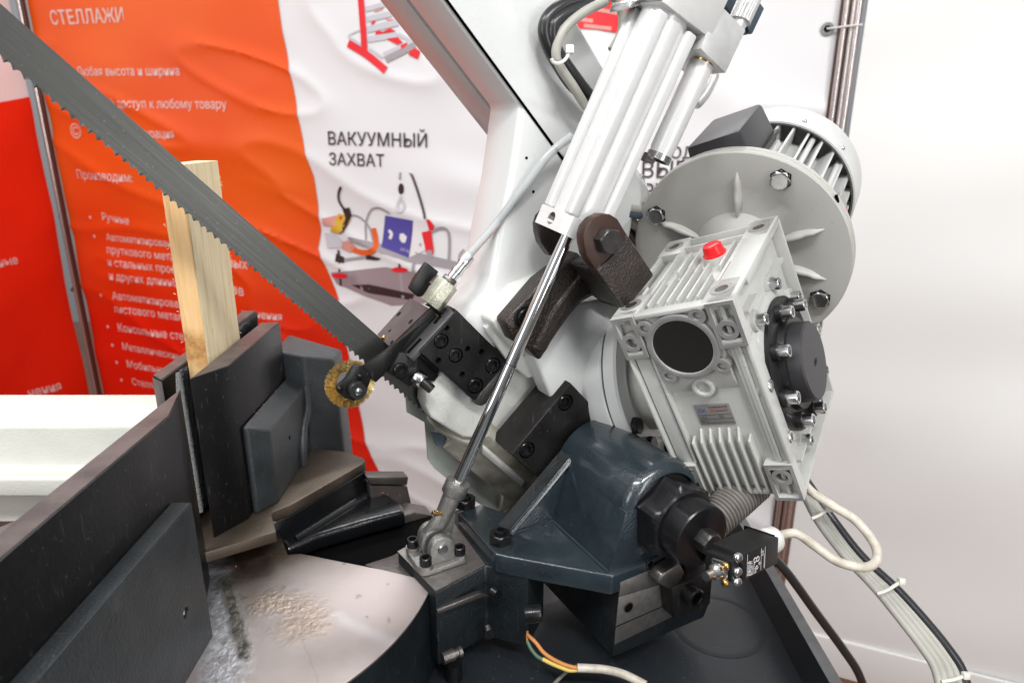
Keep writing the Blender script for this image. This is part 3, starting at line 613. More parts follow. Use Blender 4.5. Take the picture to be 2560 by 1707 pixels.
# residue in the old cut groove and the crust of sawdust paste
def blob(t, name, cpts, z, m, hgt=.002, jit=.0015, parent=None, n=5):
    P = crom(on(cpts + [cpts[0]], PZ(z)), n)[:-1]; c = sum(P, V()) / len(P); bm = bmesh.new(); rings = []
    for k, (s, h) in enumerate(((1, .0002), (.93, .45), (.8, .8), (.6, 1.), (.35, .85), (.12, .9))):
        rings.append([bm.verts.new(c + (p - c) * s * (1 + (noise.noise(p * 260 + V((k, 0, 0))) * .10 if k else noise.noise(p * 400) * .05)) + Z * (hgt * h * (1 + .7 * noise.noise(p * 300 + V((0, k * 3, 0)))))) for p in P])
    for A, B in zip(rings, rings[1:]):
        for i in range(len(P)): bm.faces.new((A[i], A[(i + 1) % len(P)], B[(i + 1) % len(P)], B[i]))
    bm.faces.new(rings[-1]); t.add(name, bm, m, parent=parent)
mat('oil_dark', (.10, .085, .055), .22, .3, bump=.9, bscale=130, col2=(.30, .30, .29), vscale=45, detail=8)
mat('crust', (.58, .40, .24), .5, bump=1., bscale=150, col2=(.42, .33, .22), vscale=60, detail=8)
mat('slot_sheen', (.40, .42, .46), .30, .75, bump=.7, bscale=160, col2=(.14, .13, .12), vscale=55, detail=8)
# stains and a painted bluish sheen: oily scar of an old cut, crust of wet sawdust, dark brown dirt towards the swing plate
def seg_mask(nt, pts, w0, w1, dist, dsc):
    geo = nt.nodes.new('ShaderNodeNewGeometry'); nzz = nt.nodes.new('ShaderNodeTexNoise'); nzz.inputs['Scale'].default_value = dsc; nzz.inputs['Detail'].default_value = 6; nt.links.new(geo.outputs['Position'], nzz.inputs['Vector'])
    cen = nt.nodes.new('ShaderNodeVectorMath'); cen.operation = 'SUBTRACT'; nt.links.new(nzz.outputs['Color'], cen.inputs[0]); cen.inputs[1].default_value = (.5, .5, .5)
    scl = nt.nodes.new('ShaderNodeVectorMath'); scl.operation = 'SCALE'; nt.links.new(cen.outputs[0], scl.inputs[0]); scl.inputs['Scale'].default_value = dist
    add = nt.nodes.new('ShaderNodeVectorMath'); nt.links.new(geo.outputs['Position'], add.inputs[0]); nt.links.new(scl.outputs[0], add.inputs[1])
    best = None
    for a, b_ in zip(pts, pts[1:]):
        A_ = a + CAM; D_ = b_ - a; L_ = D_.length
        s1 = nt.nodes.new('ShaderNodeVectorMath'); s1.operation = 'SUBTRACT'; nt.links.new(add.outputs[0], s1.inputs[0]); s1.inputs[1].default_value = A_
        dt = nt.nodes.new('ShaderNodeVectorMath'); dt.operation = 'DOT_PRODUCT'; nt.links.new(s1.outputs[0], dt.inputs[0]); dt.inputs[1].default_value = D_ / (L_ * L_)
        cl = nt.nodes.new('ShaderNodeClamp'); nt.links.new(dt.outputs['Value'], cl.inputs[0])
        mu = nt.nodes.new('ShaderNodeVectorMath'); mu.operation = 'SCALE'; mu.inputs[0].default_value = D_; nt.links.new(cl.outputs[0], mu.inputs['Scale'])
        df = nt.nodes.new('ShaderNodeVectorMath'); df.operation = 'DISTANCE'; nt.links.new(s1.outputs[0], df.inputs[0]); nt.links.new(mu.outputs[0], df.inputs[1])
        o_ = df.outputs['Value']
        if best is None: best = o_
        else:
            mn = nt.nodes.new('ShaderNodeMath'); mn.operation = 'MINIMUM'; nt.links.new(best, mn.inputs[0]); nt.links.new(o_, mn.inputs[1]); best = mn.outputs[0]
    mr_ = nt.nodes.new('ShaderNodeMapRange'); mr_.interpolation_type = 'SMOOTHSTEP'; mr_.inputs[1].default_value = w1; mr_.inputs[2].default_value = w0; nt.links.new(best, mr_.inputs[0]); return mr_.outputs[0]
def over(nt, fac, colr, scale=1.):
    b = nt.nodes['Principled BSDF']; l = b.inputs['Base Color'].links[0].from_socket; mxx = nt.nodes.new('ShaderNodeMix'); mxx.data_type = 'RGBA'
    m_ = nt.nodes.new('ShaderNodeMath'); m_.operation = 'MULTIPLY'; nt.links.new(fac, m_.inputs[0]); m_.inputs[1].default_value = scale
    nt.links.new(m_.outputs[0], mxx.inputs[0]); nt.links.new(l, mxx.inputs[6])
    if isinstance(colr, tuple): mxx.inputs[7].default_value = (*colr, 1)
    else: nt.links.new(colr, mxx.inputs[7])
    nt.links.new(mxx.outputs[2], b.inputs['Base Color'])
def mott(nt, c1, c2, sc):
    geo = nt.nodes.new('ShaderNodeNewGeometry'); n_ = nt.nodes.new('ShaderNodeTexNoise'); n_.inputs['Scale'].default_value = sc; n_.inputs['Detail'].default_value = 7; n_.inputs['Roughness'].default_value = .7; nt.links.new(geo.outputs['Position'], n_.inputs['Vector'])
    r_ = nt.nodes.new('ShaderNodeMapRange'); r_.inputs[1].default_value = .40; r_.inputs[2].default_value = .60; nt.links.new(n_.outputs[0], r_.inputs[0]); m_ = nt.nodes.new('ShaderNodeMix'); m_.data_type = 'RGBA'; nt.links.new(r_.outputs[0], m_.inputs[0]); m_.inputs[6].default_value = (*c1, 1); m_.inputs[7].default_value = (*c2, 1); return m_.outputs[2]
kz = hit(r4((1290, 960))[0], PY(by0)).z; kq = [V((bx0 + .005, by0, kz)), V((bx1 - .004, by0, kz - .004))]
wn = MATS['wood_cut'].node_tree; over(wn, seg_mask(wn, kq, .008, .024, .012, 120), mott(wn, (.34, .15, .04), (.55, .30, .10), 160), .9)
nt = stl.node_tree; zt = PZ(ZD)
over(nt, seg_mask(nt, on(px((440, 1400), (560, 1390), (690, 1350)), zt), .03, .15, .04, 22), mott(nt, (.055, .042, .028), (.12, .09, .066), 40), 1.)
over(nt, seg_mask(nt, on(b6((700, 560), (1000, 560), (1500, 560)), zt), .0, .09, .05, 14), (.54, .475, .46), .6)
m_crust = seg_mask(nt, on(b6((470, 600), (640, 600), (760, 660), (830, 780), (700, 780)), zt), .001, .030, .026, 60)
over(nt, m_crust, mott(nt, (.50, .38, .27), (.30, .22, .16), 110), .5)
m_sheen = seg_mask(nt, on(b6((60, 330), (100, 560), (160, 760), (190, 900), (160, 1190)), zt), .002, .030, .016, 70)
over(nt, m_sheen, mott(nt, (.66, .70, .78), (.30, .30, .31), 90), .7)  # bluish sheen left of the scar, painted into the colour
m_sl = seg_mask(nt, on(b6((185, 440), (235, 620), (280, 800), (315, 985)), zt), .003, .0105, .013, 55)
over(nt, m_sl, mott(nt, (.030, .025, .013), (.24, .23, .20), 90), .9)
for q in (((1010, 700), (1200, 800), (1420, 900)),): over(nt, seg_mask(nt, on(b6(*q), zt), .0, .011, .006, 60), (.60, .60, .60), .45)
for q in (((730, 830), (800, 980), (870, 1190)), ((180, 850), (230, 1050), (260, 1190))): over(nt, seg_mask(nt, on(b6(*q), zt), .0002, .0016, .004, 60), (.16, .12, .10), .15)
# relief of the crust and the scar
bpn = [n_ for n_ in nt.nodes if n_.type == 'BUMP'][0]; geo = nt.nodes.new('ShaderNodeNewGeometry'); n_ = nt.nodes.new('ShaderNodeTexNoise'); n_.inputs['Scale'].default_value = 190; n_.inputs['Detail'].default_value = 5; nt.links.new(geo.outputs['Position'], n_.inputs['Vector'])
sm_ = nt.nodes.new('ShaderNodeMath'); sm_.operation = 'MAXIMUM'; nt.links.new(m_crust, sm_.inputs[0]); nt.links.new(m_sl, sm_.inputs[1]); sm2 = nt.nodes.new('ShaderNodeMath'); sm2.operation = 'MAXIMUM'; nt.links.new(sm_.outputs[0], sm2.inputs[0]); nt.links.new(m_sheen, sm2.inputs[1])
ml_ = nt.nodes.new('ShaderNodeMath'); ml_.operation = 'MULTIPLY'; nt.links.new(n_.outputs[0], ml_.inputs[0]); nt.links.new(sm2.outputs[0], ml_.inputs[1])
b2_ = nt.nodes.new('ShaderNodeBump'); b2_.inputs['Strength'].default_value = .25; b2_.inputs['Distance'].default_value = .004; nt.links.new(ml_.outputs[0], b2_.inputs['Height']); nt.links.new(bpn.outputs[0], b2_.inputs['Normal']); nt.links.new(b2_.outputs[0], nt.nodes['Principled BSDF'].inputs['Normal'])
# swing arm with its raised plate
sw = Thing('swing_arm', 'black cast swing arm with flat steel top plate under the vice jaws', 'swing arm')
pl = on(px((455, 1398), (690, 1329), (677, 1281), (725, 1263), (905, 1160), (914, 1152), (905, 1143), (860, 1128), (794, 1121)), PZ(ZT)) + [V((-.30, .95, ZT)), V((-.40, .95, ZT)), V((-.40, .60, ZT))]
sw.add('top_plate', prism(pl, -Z * .012), 'plate_steel', bevel=.0008)
w2 = on(px((677, 1281), (725, 1263), (905, 1160), (914, 1152), (905, 1143), (860, 1128)), PZ(ZT))
sw.add('wall', prism([p - Z * .0122 for p in w2], -Z * .046), 'black_paint', bevel=.0025, seg=3)
def bz(pts, z): return on(b2(*pts), PZ(z))
sw.add('flange', prism(bz(((632, 1045), (800, 1010), (1395, 790), (1645, 962), (1672, 1025), (1360, 1105), (980, 1215), (735, 1325)), -.452), -Z * .022), 'black_paint', bevel=.006, seg=4)
wb_ = [p - Z * .047 for p in w2[1:4]]; sw.add('fillet', tube([wb_[0], wb_[1]], .009, 12, smooth=0), 'black_paint')
# machine bed behind
bd = Thing('machine_bed', 'grey brown cast machine bed behind the swing arm', 'machine bed')
mat('bed_cast', (.10, .085, .08), .40, .3, bump=.3, bscale=300, var=.35, vscale=30)
bd.add('rail', prism(on(b2((1370, 762), (1700, 760), (1690, 825), (1400, 822)), PN(-.755)), -N * .02), 'bed_cast', bevel=.002)
bd.add('wall', prism(on(b2((1390, 826), (1690, 830), (1735, 1030), (1780, 1080), (1700, 1200), (1430, 1130)), PN(-.758)), -N * .04), 'bed_cast', bevel=.002)
bd.add('cheek', prism(on(b2((1430, 1125), (1670, 1060), (1745, 1035), (1900, 1060), (1880, 1300), (1600, 1385), (1575, 1290), (1520, 1200)), PN(-.722)), -N * .03), 'bed_cast', bevel=.004)
bd.add('pit', prism(on(px((640, 1350), (900, 1270), (1090, 1290), (1110, 1470), (640, 1480)), PZ(-.478)), -Z * .05), 'hole_black')  # black slab painting the dark void under the flange
bd.add('dark_filler', prism(on(px((870, 1385), (1060, 1395), (1075, 1450), (1000, 1500), (800, 1440)), PZ(-.50)), -Z * .02), 'hole_black')  # black filler sheet standing in for the shade below
bd.add('ledge', prism(on(b2((1340, 1440), (1560, 1370), (1640, 1330), (1760, 1545), (1720, 1560), (1500, 1500)), PZ(-.446)), -Z * .06), 'bed_cast', bevel=.004)
# orange chips
ch = Thing('wood_chips', 'tiny orange wood chips scattered on the vice castings and plates', 'wood chips', kind='stuff')
bm = bmesh.new()
def chip(p, s):
    q = [p + V((random.uniform(-1, 1), random.uniform(-1, 1), random.uniform(.1, .9))) * s for _ in range(4)]
    v = [bm.verts.new(x) for x in q]
    for f in ((0, 1, 2), (0, 1, 3), (0, 2, 3), (1, 2, 3)): bm.faces.new([v[i] for i in f])
for pts, pln, s in ((b2((435, 250), (510, 265), (495, 258), (655, 95), (520, 140), (560, 200)), PZ(-.302), .0013), (b2((795, 900), (930, 820), (935, 745), (1045, 800), (890, 770), (615, 1130), (520, 1165), (470, 1200), (440, 1100)), PZ(ZT), .0011), (b2((1470, 898), (1535, 905), (1500, 890)), PZ(-.45), .0014), (b2((195, 1400), (260, 1365), (350, 1468), (300, 1500)), PZ(ZD), .0014)):
    for q in on(pts, pln):
        chip(q + Z * .0008, s)
        for _ in range(7): chip(q + V((random.gauss(0, .01), random.gauss(0, .01), .0006)), s * .28)
for _ in range(60):
    p = (random.uniform(480, 690), 0); y = .62 + random.random() * .18; chip(V((random.uniform(-.306, -.288), y + .02, -.2314)), .0005)
for q in on(px((1240, 1275), (610, 1500), (1600, 1660), (1640, 1610), (1700, 1650), (1560, 1690)), PZ(-.378)): pass
ch.add('chips', bm, 'sawdust_red')
# ================================================================== white saw arm
SA = -.62
ar = Thing('bow_casting', 'white painted cast bow of the saw rising diagonally behind the hydraulic cylinder', 'saw bow')
c0 = hit((1301, 264), PN(SA)); up1 = c0 + E1 * .45
fr = [up1] + on(px((1301, 264), (1275, 446), (1243, 597), (1228, 690), (1215, 735), (1160, 800), (1200, 860), (1330, 900), (1480, 860), (1560, 700), (1590, 520)), PN(SA)) + [c0 + E2 * .10 - E1 * .05, up1 + E2 * .12]
ar.add('arm_body', prism(fr, -N * .068), 'white_paint', bevel=.006, seg=3)
# back guard bar, parallel to the arm
q = hit((1216, 268), PN(-.715)); lo_e2 = hit(r2((735, 0))[0], PN(-.715)).dot(E2)
ar.add('guard_bar', box(SP(hit(r2((1290, 830))[0], PN(-.715)).dot(E1) - .05, lo_e2, -.715), E1 * .6, E2 * .05, -N * .058), 'white_paint', bevel=.001)
ar.add('gap_shade', box(SP(hit(r2((1290, 780))[0], PN(-.70)).dot(E1) - .03, lo_e2 + .012, -.689), E1 * .6, E2 * .03, -N * .027), 'hole_black')  # solid black bar in the gap, in place of its shade
# cover sheet right of the seam, rolled over at its outer edge
sm = [hit(p, PN(-.6165)) for p in r2((1050, 0), (1840, 1120))]; s_e2 = sum(p.dot(E2) for p in sm) / 2
ar.add('seam', box(SP(sm[0].dot(E1) + .3, s_e2 - .0012, -.6198), -E1 * .62, E2 * .0022, N * .0012), 'hole_black')
bm = bmesh.new(); rows = []; ea = sm[0].dot(E1) + .3
prof = [(0.0008, 0), (.03, 0), (.06, -.0005), (.085, -.003), (.105, -.009), (.122, -.019), (.135, -.033), (.143, -.052), (.146, -.075), (.147, -.13)]
for i in range(31):
    e = ea - i * .02; f = 1 - .0 * i; bul = .012 * math.exp(-((i - 17) / 5.) ** 2)
    rows.append([bm.verts.new(SP(e, s_e2 + d * .60, -.6165 + w)) for d, w in prof])
for A, B in zip(rows, rows[1:]):
    for k in range(len(prof) - 1): bm.faces.new((A[k], A[k + 1], B[k + 1], B[k]))
ar.add('cover_sheet', bm, 'white_paint', sharp=60)
for p in r2((1585, 1107), (1633, 1342)) + r6((418, 62)): ar.add('rivet_hole', lathe(hit(p, PN(SA)), N, [(0, .0016), (.0004, .0016)], 12), 'hole_black')
# lower end: cast block carrying the guide, shaded underside and sheet guard
lb = on(r5((1000, 1050), (960, 1085), (905, 1190), (897, 1300), (935, 1395), (1060, 1480), (1180, 1550), (1300, 1560), (1560, 1500), (1850, 1400), (2000, 1200), (1960, 1100), (1840, 1035), (1700, 900), (1500, 690), (1250, 700)), PN(-.632))
ar.add('end_block', prism(lb, -N * .03), 'white_cast', bevel=.004, seg=3)
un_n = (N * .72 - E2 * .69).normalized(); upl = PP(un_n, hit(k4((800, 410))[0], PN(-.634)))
ar.add('underside', prism(on(k4((150, 30), (300, 170), (560, 290), (690, 370), (800, 408), (1100, 300), (1790, 890), (1400, 1560), (1250, 1450), (1320, 1220), (400, 490), (470, 440), (530, 370), (450, 320), (300, 230)), upl), -un_n * .02), 'dirty_shaded_cast', bevel=.002)  # face tilted down and browned so its shade is built in
ar.add('reflection_bar', prism(on(k4((1000, 460), (1650, 1010), (1600, 1090), (980, 580)), PP(un_n, hit(k4((800, 410))[0], PN(-.634)) + un_n * .004)), -un_n * .006), 'white_cast', bevel=.003, seg=3)  # paler bar painting the light reflected on the shaded face
gd = on(r5((735, 1225), (745, 1350), (885, 1430)) + k4((165, 450), (180, 650), (290, 800), (920, 1300), (1280, 1500), (1500, 1300), (1320, 1220), (400, 300)) + r5((1000, 1280), (860, 1150)), PN(-.685))
ar.add('blade_guard', prism(gd, -N * .002), 'grey_green', sharp=30)
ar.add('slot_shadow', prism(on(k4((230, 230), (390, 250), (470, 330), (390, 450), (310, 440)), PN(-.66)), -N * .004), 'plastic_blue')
# step and machined ledge under the bracket
ar.add('bracket_boss', prism(on(px((1302, 722), (1228, 802), (1262, 850), (1300, 888), (1390, 900), (1420, 760), (1380, 690)), PN(-.593)), -N * .10), 'white_cast', bevel=.005, seg=3)
ar.add('ledge', prism(on(r5((1360, 690), (1430, 640), (1700, 940), (1740, 960), (1840, 1040), (1700, 1090), (1520, 930)), PN(-.612)), -N * .02), 'white_cast', bevel=.0025)
ar.add('housing_sheet', prism(on(px((1330, 880), (1420, 760), (1560, 740), (1600, 900), (1590, 1060), (1500, 1160), (1400, 1050)), PN(-.588)), -N * .03), 'white_paint', bevel=.004, seg=3)
ar.add('inner_block', prism(on(px((1280, 1140), (1350, 1080), (1420, 1150), (1340, 1260), (1255, 1340)), PN(-.668)), -N * .02), 'dirty_shaded_cast')
# transparent coolant hose
ch_ = Thing('coolant_hose', 'clear plastic coolant hose running up to the hydraulic cylinder', 'hose')
ch_.add('hose', tube([hit(p, PN(q)) for p, q in zip(px((1158, 653), (1240, 560), (1320, 455), (1375, 385), (1430, 340)), (-.632, -.622, -.61, -.602, -.595))], .0044, 14), 'hose_clear')

# ================================================================== blade guide
SG = -.615
gu_ = Thing('blade_guide', 'black steel blade guide block with recessed socket screws', 'blade guide')
ga, gb, g0, g1 = -.319, -.4075, .027, .0835
gp = [SP(ga, g1, SG), SP(ga, g0, SG), SP(gb, g0, SG), SP(gb, g1, SG)]
hl = [(r5((x, y))[0], rr, dp) for x, y, rr, dp in ((1015, 793, .0082, .005), (1128, 905, .0082, .005), (1420, 985, .0094, .006), (1283, 1143, .0094, .006), (1055, 690, .0030, .008), (1220, 853, .0032, .008), (1328, 878, .0032, .008), (990, 944, .0034, .008), (1178, 1052, .0032, .008))]
H3 = [(hit(p, PN(SG)), rr, dp) for p, rr, dp in hl]
gu_.add('clamp_block', bevel_outer(holed(gp, -N * .022, H3, .006), gp, .0008), 'black_oxide', sharp=30)
for c, rr, dp in H3[:4]: gu_.inst('bolt', m_cap(rr * .86, dp * 1.02, 'black_bolt'), place(c - N * dp, N, random.random()))
# body behind
gu_.add('guide_body', box(SP(ga - .004, g0 - .006, SG - .0222), -E1 * .055, E2 * .05, -N * .03), 'black_oxide', bevel=.0008)
# rounded washer plate under the lower screws
gu_.add('backing_plate', prism(on(r5((1500, 960), (1480, 1180), (1400, 1270), (1330, 1305), (1280, 1290), (1300, 1200), (1420, 1000)), PN(SG - .004)), -N * .012), 'steel_dark', bevel=.002)
# slotted adjusting strip: narrow face looking up along the blade
e1p = PP(E1, SP(ga + .0015, 0, 0))
st = on(r5((1100, 515), (1135, 558), (800, 900), (745, 925), (715, 890)), e1p)
slots = []
gu_.add('slotted_strip', prism(on(r5((1060, 505), (1105, 560), (770, 925), (712, 885)), e1p), -E1 * .006), 'black_sheen', bevel=.0006)
for a, b in (((1010, 590), (955, 655)), ((855, 770), (745, 885))):
    P = on(r5(a, b), PP(E1, SP(ga + .0018, 0, 0))); d = (P[1] - P[0]); w = N * .0035; gu_.add('slot', prism([P[0] - w, P[0] + w, P[1] + w, P[1] - w], -E1 * .003), 'hole_black', bevel=.001)
c = hit(r5((1020, 560))[0], e1p); gu_.inst('bolt', m_cap(.0058, .010, 'black_bolt'), place(c, E1))
# insert holder, its lit face looks up along the blade
hp = PP(E1, SP(-.306, 0, 0)); hq = on(r5((770, 455), (915, 535), (640, 800), (600, 830), (510, 742)), hp)
gu_.add('insert_holder', holed(hq, -E1 * .03, [(hit(r5(p)[0], hp), rr) for p, rr in (((680, 580), .0032), ((772, 640), .0032), ((608, 712), .0022), ((625, 800), .0026))], .006), 'black_sheen', sharp=30)
gu_.inst('screw', m_pan(.0026, .003, 'brass'), place(hit(r5((565, 768))[0], hp), E1))
gu_.add('lower_holder', prism(on(r5((690, 880), (830, 900), (1000, 1060), (960, 1110), (880, 1090), (760, 1150), (700, 1110), (600, 1040)), PN(-.63)), -N * .03), 'black_oxide', bevel=.001)
c = hit(r5((690, 1017))[0], PN(-.6298)); gu_.inst('bolt', m_cap(.0078, .004, 'black_bolt'), place(c, N, .3))
c = hit(r5((790, 1110))[0], PN(-.63)); ax = (-E1 + N * .35).normalized(); c2 = hit(r5((845, 1090))[0], PN(-.622))
gu_.add('roller_ring', lathe(c2, (N * .6 - E1 * .8).normalized(), [(-.006, .0078), (-.005, .0085), (.003, .0085), (.004, .0078)], 28), 'zinc')
gu_.add('roller_stud', lathe(c2, (N * .6 - E1 * .8).normalized(), [(.002, .0052), (.016, .0052), (.017, .0045)], 20), 'rubber')

# ================================================================== wire brush on its bent bracket
wbz = Thing('wire_brush', 'round brass wire brush on a black bracket below the blade', 'wire brush')
arm_px = r5((1000, 462), (1062, 505), (800, 722), (690, 880), (560, 1062), (500, 1118), (380, 1003), (560, 880), (760, 722))
wbz.add('bracket', prism(on(arm_px, PN(-.634)), -N * .004), 'black_oxide', bevel=.0006)
BC = hit(r5((298, 1128))[0], PN(-.640)); br = .0243
bm = bmesh.new()
for i in range(2600):
    t = random.random() * 2 * math.pi; r0 = br * .36; r1_ = br * random.uniform(.86, 1.05); w = random.uniform(-.0035, .0035); u = H * math.cos(t) + Z * math.sin(t); v = H * -math.sin(t) + Z * math.cos(t)
    P = [BC + u * (r0 + (r1_ - r0) * k / 4) + v * random.gauss(0, .0006) + N * (w * (.6 + .4 * k / 4) + random.gauss(0, .0003)) for k in range(5)]
    rad = .00030; ra = []
    for p in P: ra.append([bm.verts.new(p + (v * math.cos(a) + N * math.sin(a)) * rad) for a in (0, 2.1, 4.2)])
    for A, B in zip(ra, ra[1:]):
        for k in range(3): bm.faces.new((A[k], A[(k + 1) % 3], B[(k + 1) % 3], B[k]))
wbz.add('bristles', bm, 'bristle', kind='stuff', smooth=False)
wbz.add('ring_core', lathe(BC, N, [(-.003, br * .40), (.003, br * .40)], 32), 'bristle')
wbz.add('washer', lathe(hit(r5((265, 1100))[0], PN(-.634)), N, [(-.001, br * .38), (.002, br * .38)], 28), 'zinc')
wbz.add('fork', prism(on(r5((320, 985), (400, 985), (470, 1080), (440, 1160), (400, 1230), (330, 1265), (255, 1240), (190, 1180), (190, 1150), (260, 1090)), PN(-.629)), -N * .004), 'black_oxide', bevel=.0012)
hc = hit(r5((343, 1163))[0], PN(-.629))
wbz.add('hub', lathe(hc, N, [(0, .0094), (.007, .0094), (.0085, .0082), (.0085, .0036)], 32), 'plastic_black')
wbz.add('spindle', lathe(hc, N, [(.006, .0036), (.0098, .0036), (.0102, .0030)], 20), 'zinc')
wbz.inst('screw', m_pan(.0030, .004, 'black_bolt'), place(hit(r5((213, 1160))[0], PN(-.629)), N)); wbz.inst('screw', m_pan(.0032, .004, 'black_bolt'), place(hit(r5((372, 1062))[0], PN(-.629)), N))

# ================================================================== coolant valve
cv = Thing('coolant_valve', 'small hexagonal brass-green coolant valve with black lever above the guide', 'valve')
va = hit(r5((950, 490))[0], PN(-.635)); vb = hit(r5((1055, 345))[0], PN(-.635)); vd = (vb - va).normalized(); vl = (vb - va).length
def hexbar(o, ax, a, l, spin): 
    u, v = basis(ax, N); return prism([o + (u * math.cos(spin + k * math.pi / 3) + v * math.sin(spin + k * math.pi / 3)) * a for k in range(6)], ax.normalized() * l)
cv.add('body', hexbar(va - vd * .004, vd, .0128, vl + .006, .25), 'valve_green', bevel=.0006)
cv.add('nut', hexbar(vb + vd * .002, vd, .0085, .006, .5), 'steel_dark', bevel=.0005)
vc = hit(r5((1190, 180))[0], PN(-.634)); vd2 = (vc - vb).normalized()
cv.add('hose_tail', lathe(vb + vd2 * .008, vd2, [(0, .0055), (.007, .0055), (.0075, .0064), (.012, .0064), (.0125, .0058), (.018, .0058), (.0185, .0068), (.023, .0068), (.0235, .0062), (.03, .0062)], 24), 'zinc')
cv.add('lever', prism(on(r5((900, 175), (995, 250), (900, 400), (870, 440), (835, 450), (765, 385), (800, 310)), PN(-.652)), -N * .007), 'plastic_black', bevel=.0012)
cv.add('sleeve', tube(on(r5((930, 350), (995, 290)), PN(-.644)), .0036, 12, smooth=0), 'red_plastic' if 0 else 'brown_face')
cv.add('clip', prism(on(r5((905, 520), (1000, 462), (1060, 505), (985, 555)), PN(-.632)), -N * .008), 'black_oxide', bevel=.0006)
lt = va + (vb - va) * .10; nu = (N * .8 + E1 * .6).normalized()

# ================================================================== brown clevis bracket
bk = Thing('clevis_bracket', 'dark brown cast clevis bracket holding the hydraulic cylinder to the arm', 'bracket')
ear = on(k2((1080, 640), (1075, 530), (1110, 420), (1190, 325), (1300, 272), (1400, 275), (1490, 330), (1550, 430), (1605, 520), (1925, 1000), (1930, 1030), (1590, 1440), (1565, 1440), (1230, 960), (1110, 780)), PN(-.50))
bk.add('ear', prism(ear, -N * .0125), 'brown_face', bevel=.0016, label='near ear with the machined face')
bk.add('ear_boss', prism(on(k2((1606, 528), (1925, 1000), (1930, 1030), (1590, 1440), (1565, 1438), (1236, 958), (1330, 880), (1480, 730)), PN(-.4975)), -N * .0145), 'brown_cast', bevel=.0014)
er2 = [p - N * .078 for p in ear[:9]] + [p - N * .078 for p in (ear[13], ear[14])]
bk.add('ear', prism(er2, -N * .0125), 'brown_cast', bevel=.0016)
body = on(r6((200, 1085), (480, 760), (570, 690), (780, 545), (1010, 760), (1230, 880), (1130, 985), (1040, 925), (950, 880), (880, 885), (800, 930), (720, 1020), (640, 1130), (560, 1250), (475, 1392), (370, 1290), (270, 1235)), PN(-.569))
bk.add('body', prism(body, -N * .024), 'brown_cast', bevel=.004, seg=3)
bk.add('spine', prism(on(r6((800, 600), (870, 640), (960, 770), (990, 880), (880, 870), (780, 930), (680, 1050), (590, 1190), (520, 1330), (410, 1310), (470, 1180), (560, 1010), (680, 850), (790, 720)), PN(-.5645)), -N * .01), 'brown_cast', bevel=.004, seg=4)
bk.add('cross_web', prism(on(k2((850, 900), (1000, 730), (1240, 960), (1560, 1440), (1400, 1390), (1240, 1260), (1000, 1050)), PN(-.571)), -N * .02), 'brown_cast', bevel=.004, seg=3)
bk.add('ear_root', prism(on(k2((1250, 970), (1430, 860), (1720, 1280), (1570, 1436)), PN(-.5125)), -N * .05), 'brown_cast', bevel=.003, seg=3)
bk.inst('bolt', m_cap(.0092, .005, 'black_bolt'), place(hit(r6((345, 1040))[0], PN(-.5688)), N, .2))
bk.add('bolt_seat', ring(hit(r6((345, 1040))[0], PN(-.5688)), N, .0094, .0115, 0, .0016, 28), 'black_oxide')
bc = hit(k2((1385, 565))[0], PN(-.49)); bc0 = bc - N * (.49 - .4995 + .0) 
bb_ = hit(k2((1330, 590))[0], PN(-.4998)); bolt = bk.inst('pivot_bolt', m_hex(.0108, .0115, 'bolt_grey'), place(bb_, N, .35))

# ================================================================== hydraulic cylinder
SR = -.541
hcyl = Thing('hydraulic_cylinder', 'white hydraulic feed cylinder with chrome rod and valve block', 'hydraulic cylinder')
pb_ = hit((1137, 1224), PN(-.573)); pt_ = hit((1415, 599), PN(-.546)); CD = (pt_ - pb_).normalized(); PD = CD.cross(N).normalized()
if PD.dot(H) < 0: PD = -PD
NC = PD.cross(CD).normalized(); NC = NC if NC.dot(N) > 0 else -NC
def CP(t, p, n): return pb_ + CD * t + PD * p + NC * n
def ct(p, pl): q = hit(p, pl); return (q - pb_).dot(CD)
hw = .0248; lpl = PP(PD, CP(0, -hw, 0)); npl = PP(NC, CP(0, 0, hw))
t_b0 = (ct((1329, 557), lpl) + ct((1410, 581), lpl)) / 2; t_b1 = (ct((1350, 512.6), lpl) + ct((1429.6, 532), lpl)) / 2
t_top = (ct(k3((690, 100))[0], npl) + ct(k3((1080, 520))[0], npl)) / 2
hcyl.add('rod', lathe(pb_, CD, [(-.004, .0050), (.012, .0054), (.0125, .0064), (t_b0 + .01, .0064)], 40), 'chrome')
hcyl.add('rod_mark', ring(CP(ct((1276, 910), PN(-.56)), 0, 0), CD, .0060, .00650, 0, .0006, 32), 'hole_black')
bp = [CP(t_b0, -hw, -hw), CP(t_b0, -hw, hw - .006), CP(t_b0, -hw + .006, hw), CP(t_b0, hw, hw), CP(t_b0, hw, -hw)]
hb = hit(k2((675, 320))[0], lpl)
lf = [CP(t_b0, -hw, -hw), CP(t_b0, -hw, hw - .006), CP(t_b1, -hw, hw - .006), CP(t_b1, -hw, -hw)]
hcyl.add('end_block', holed(lf, PD * 2 * hw, [(hb, .0062)], .014), 'alu_white', sharp=30)
hcyl.add('block_corner', prism([CP(t_b0, -hw, hw - .006), CP(t_b0, -hw + .006, hw), CP(t_b0, hw, hw), CP(t_b0, hw, hw - .006)], CD * (t_b1 - t_b0)), 'alu_white')
hcyl.add('port_thread', lathe(hb, PD, sum([[(i * .0016 + .0006, .0061), (i * .0016 + .0014, .0054)] for i in range(8)], []), 28, caps=False), 'steel')
hcyl.add('barrel', lathe(CP(t_b1, 0, 0), CD, [(0, .0226), (t_top - t_b1, .0226)], 64), 'alu_white')
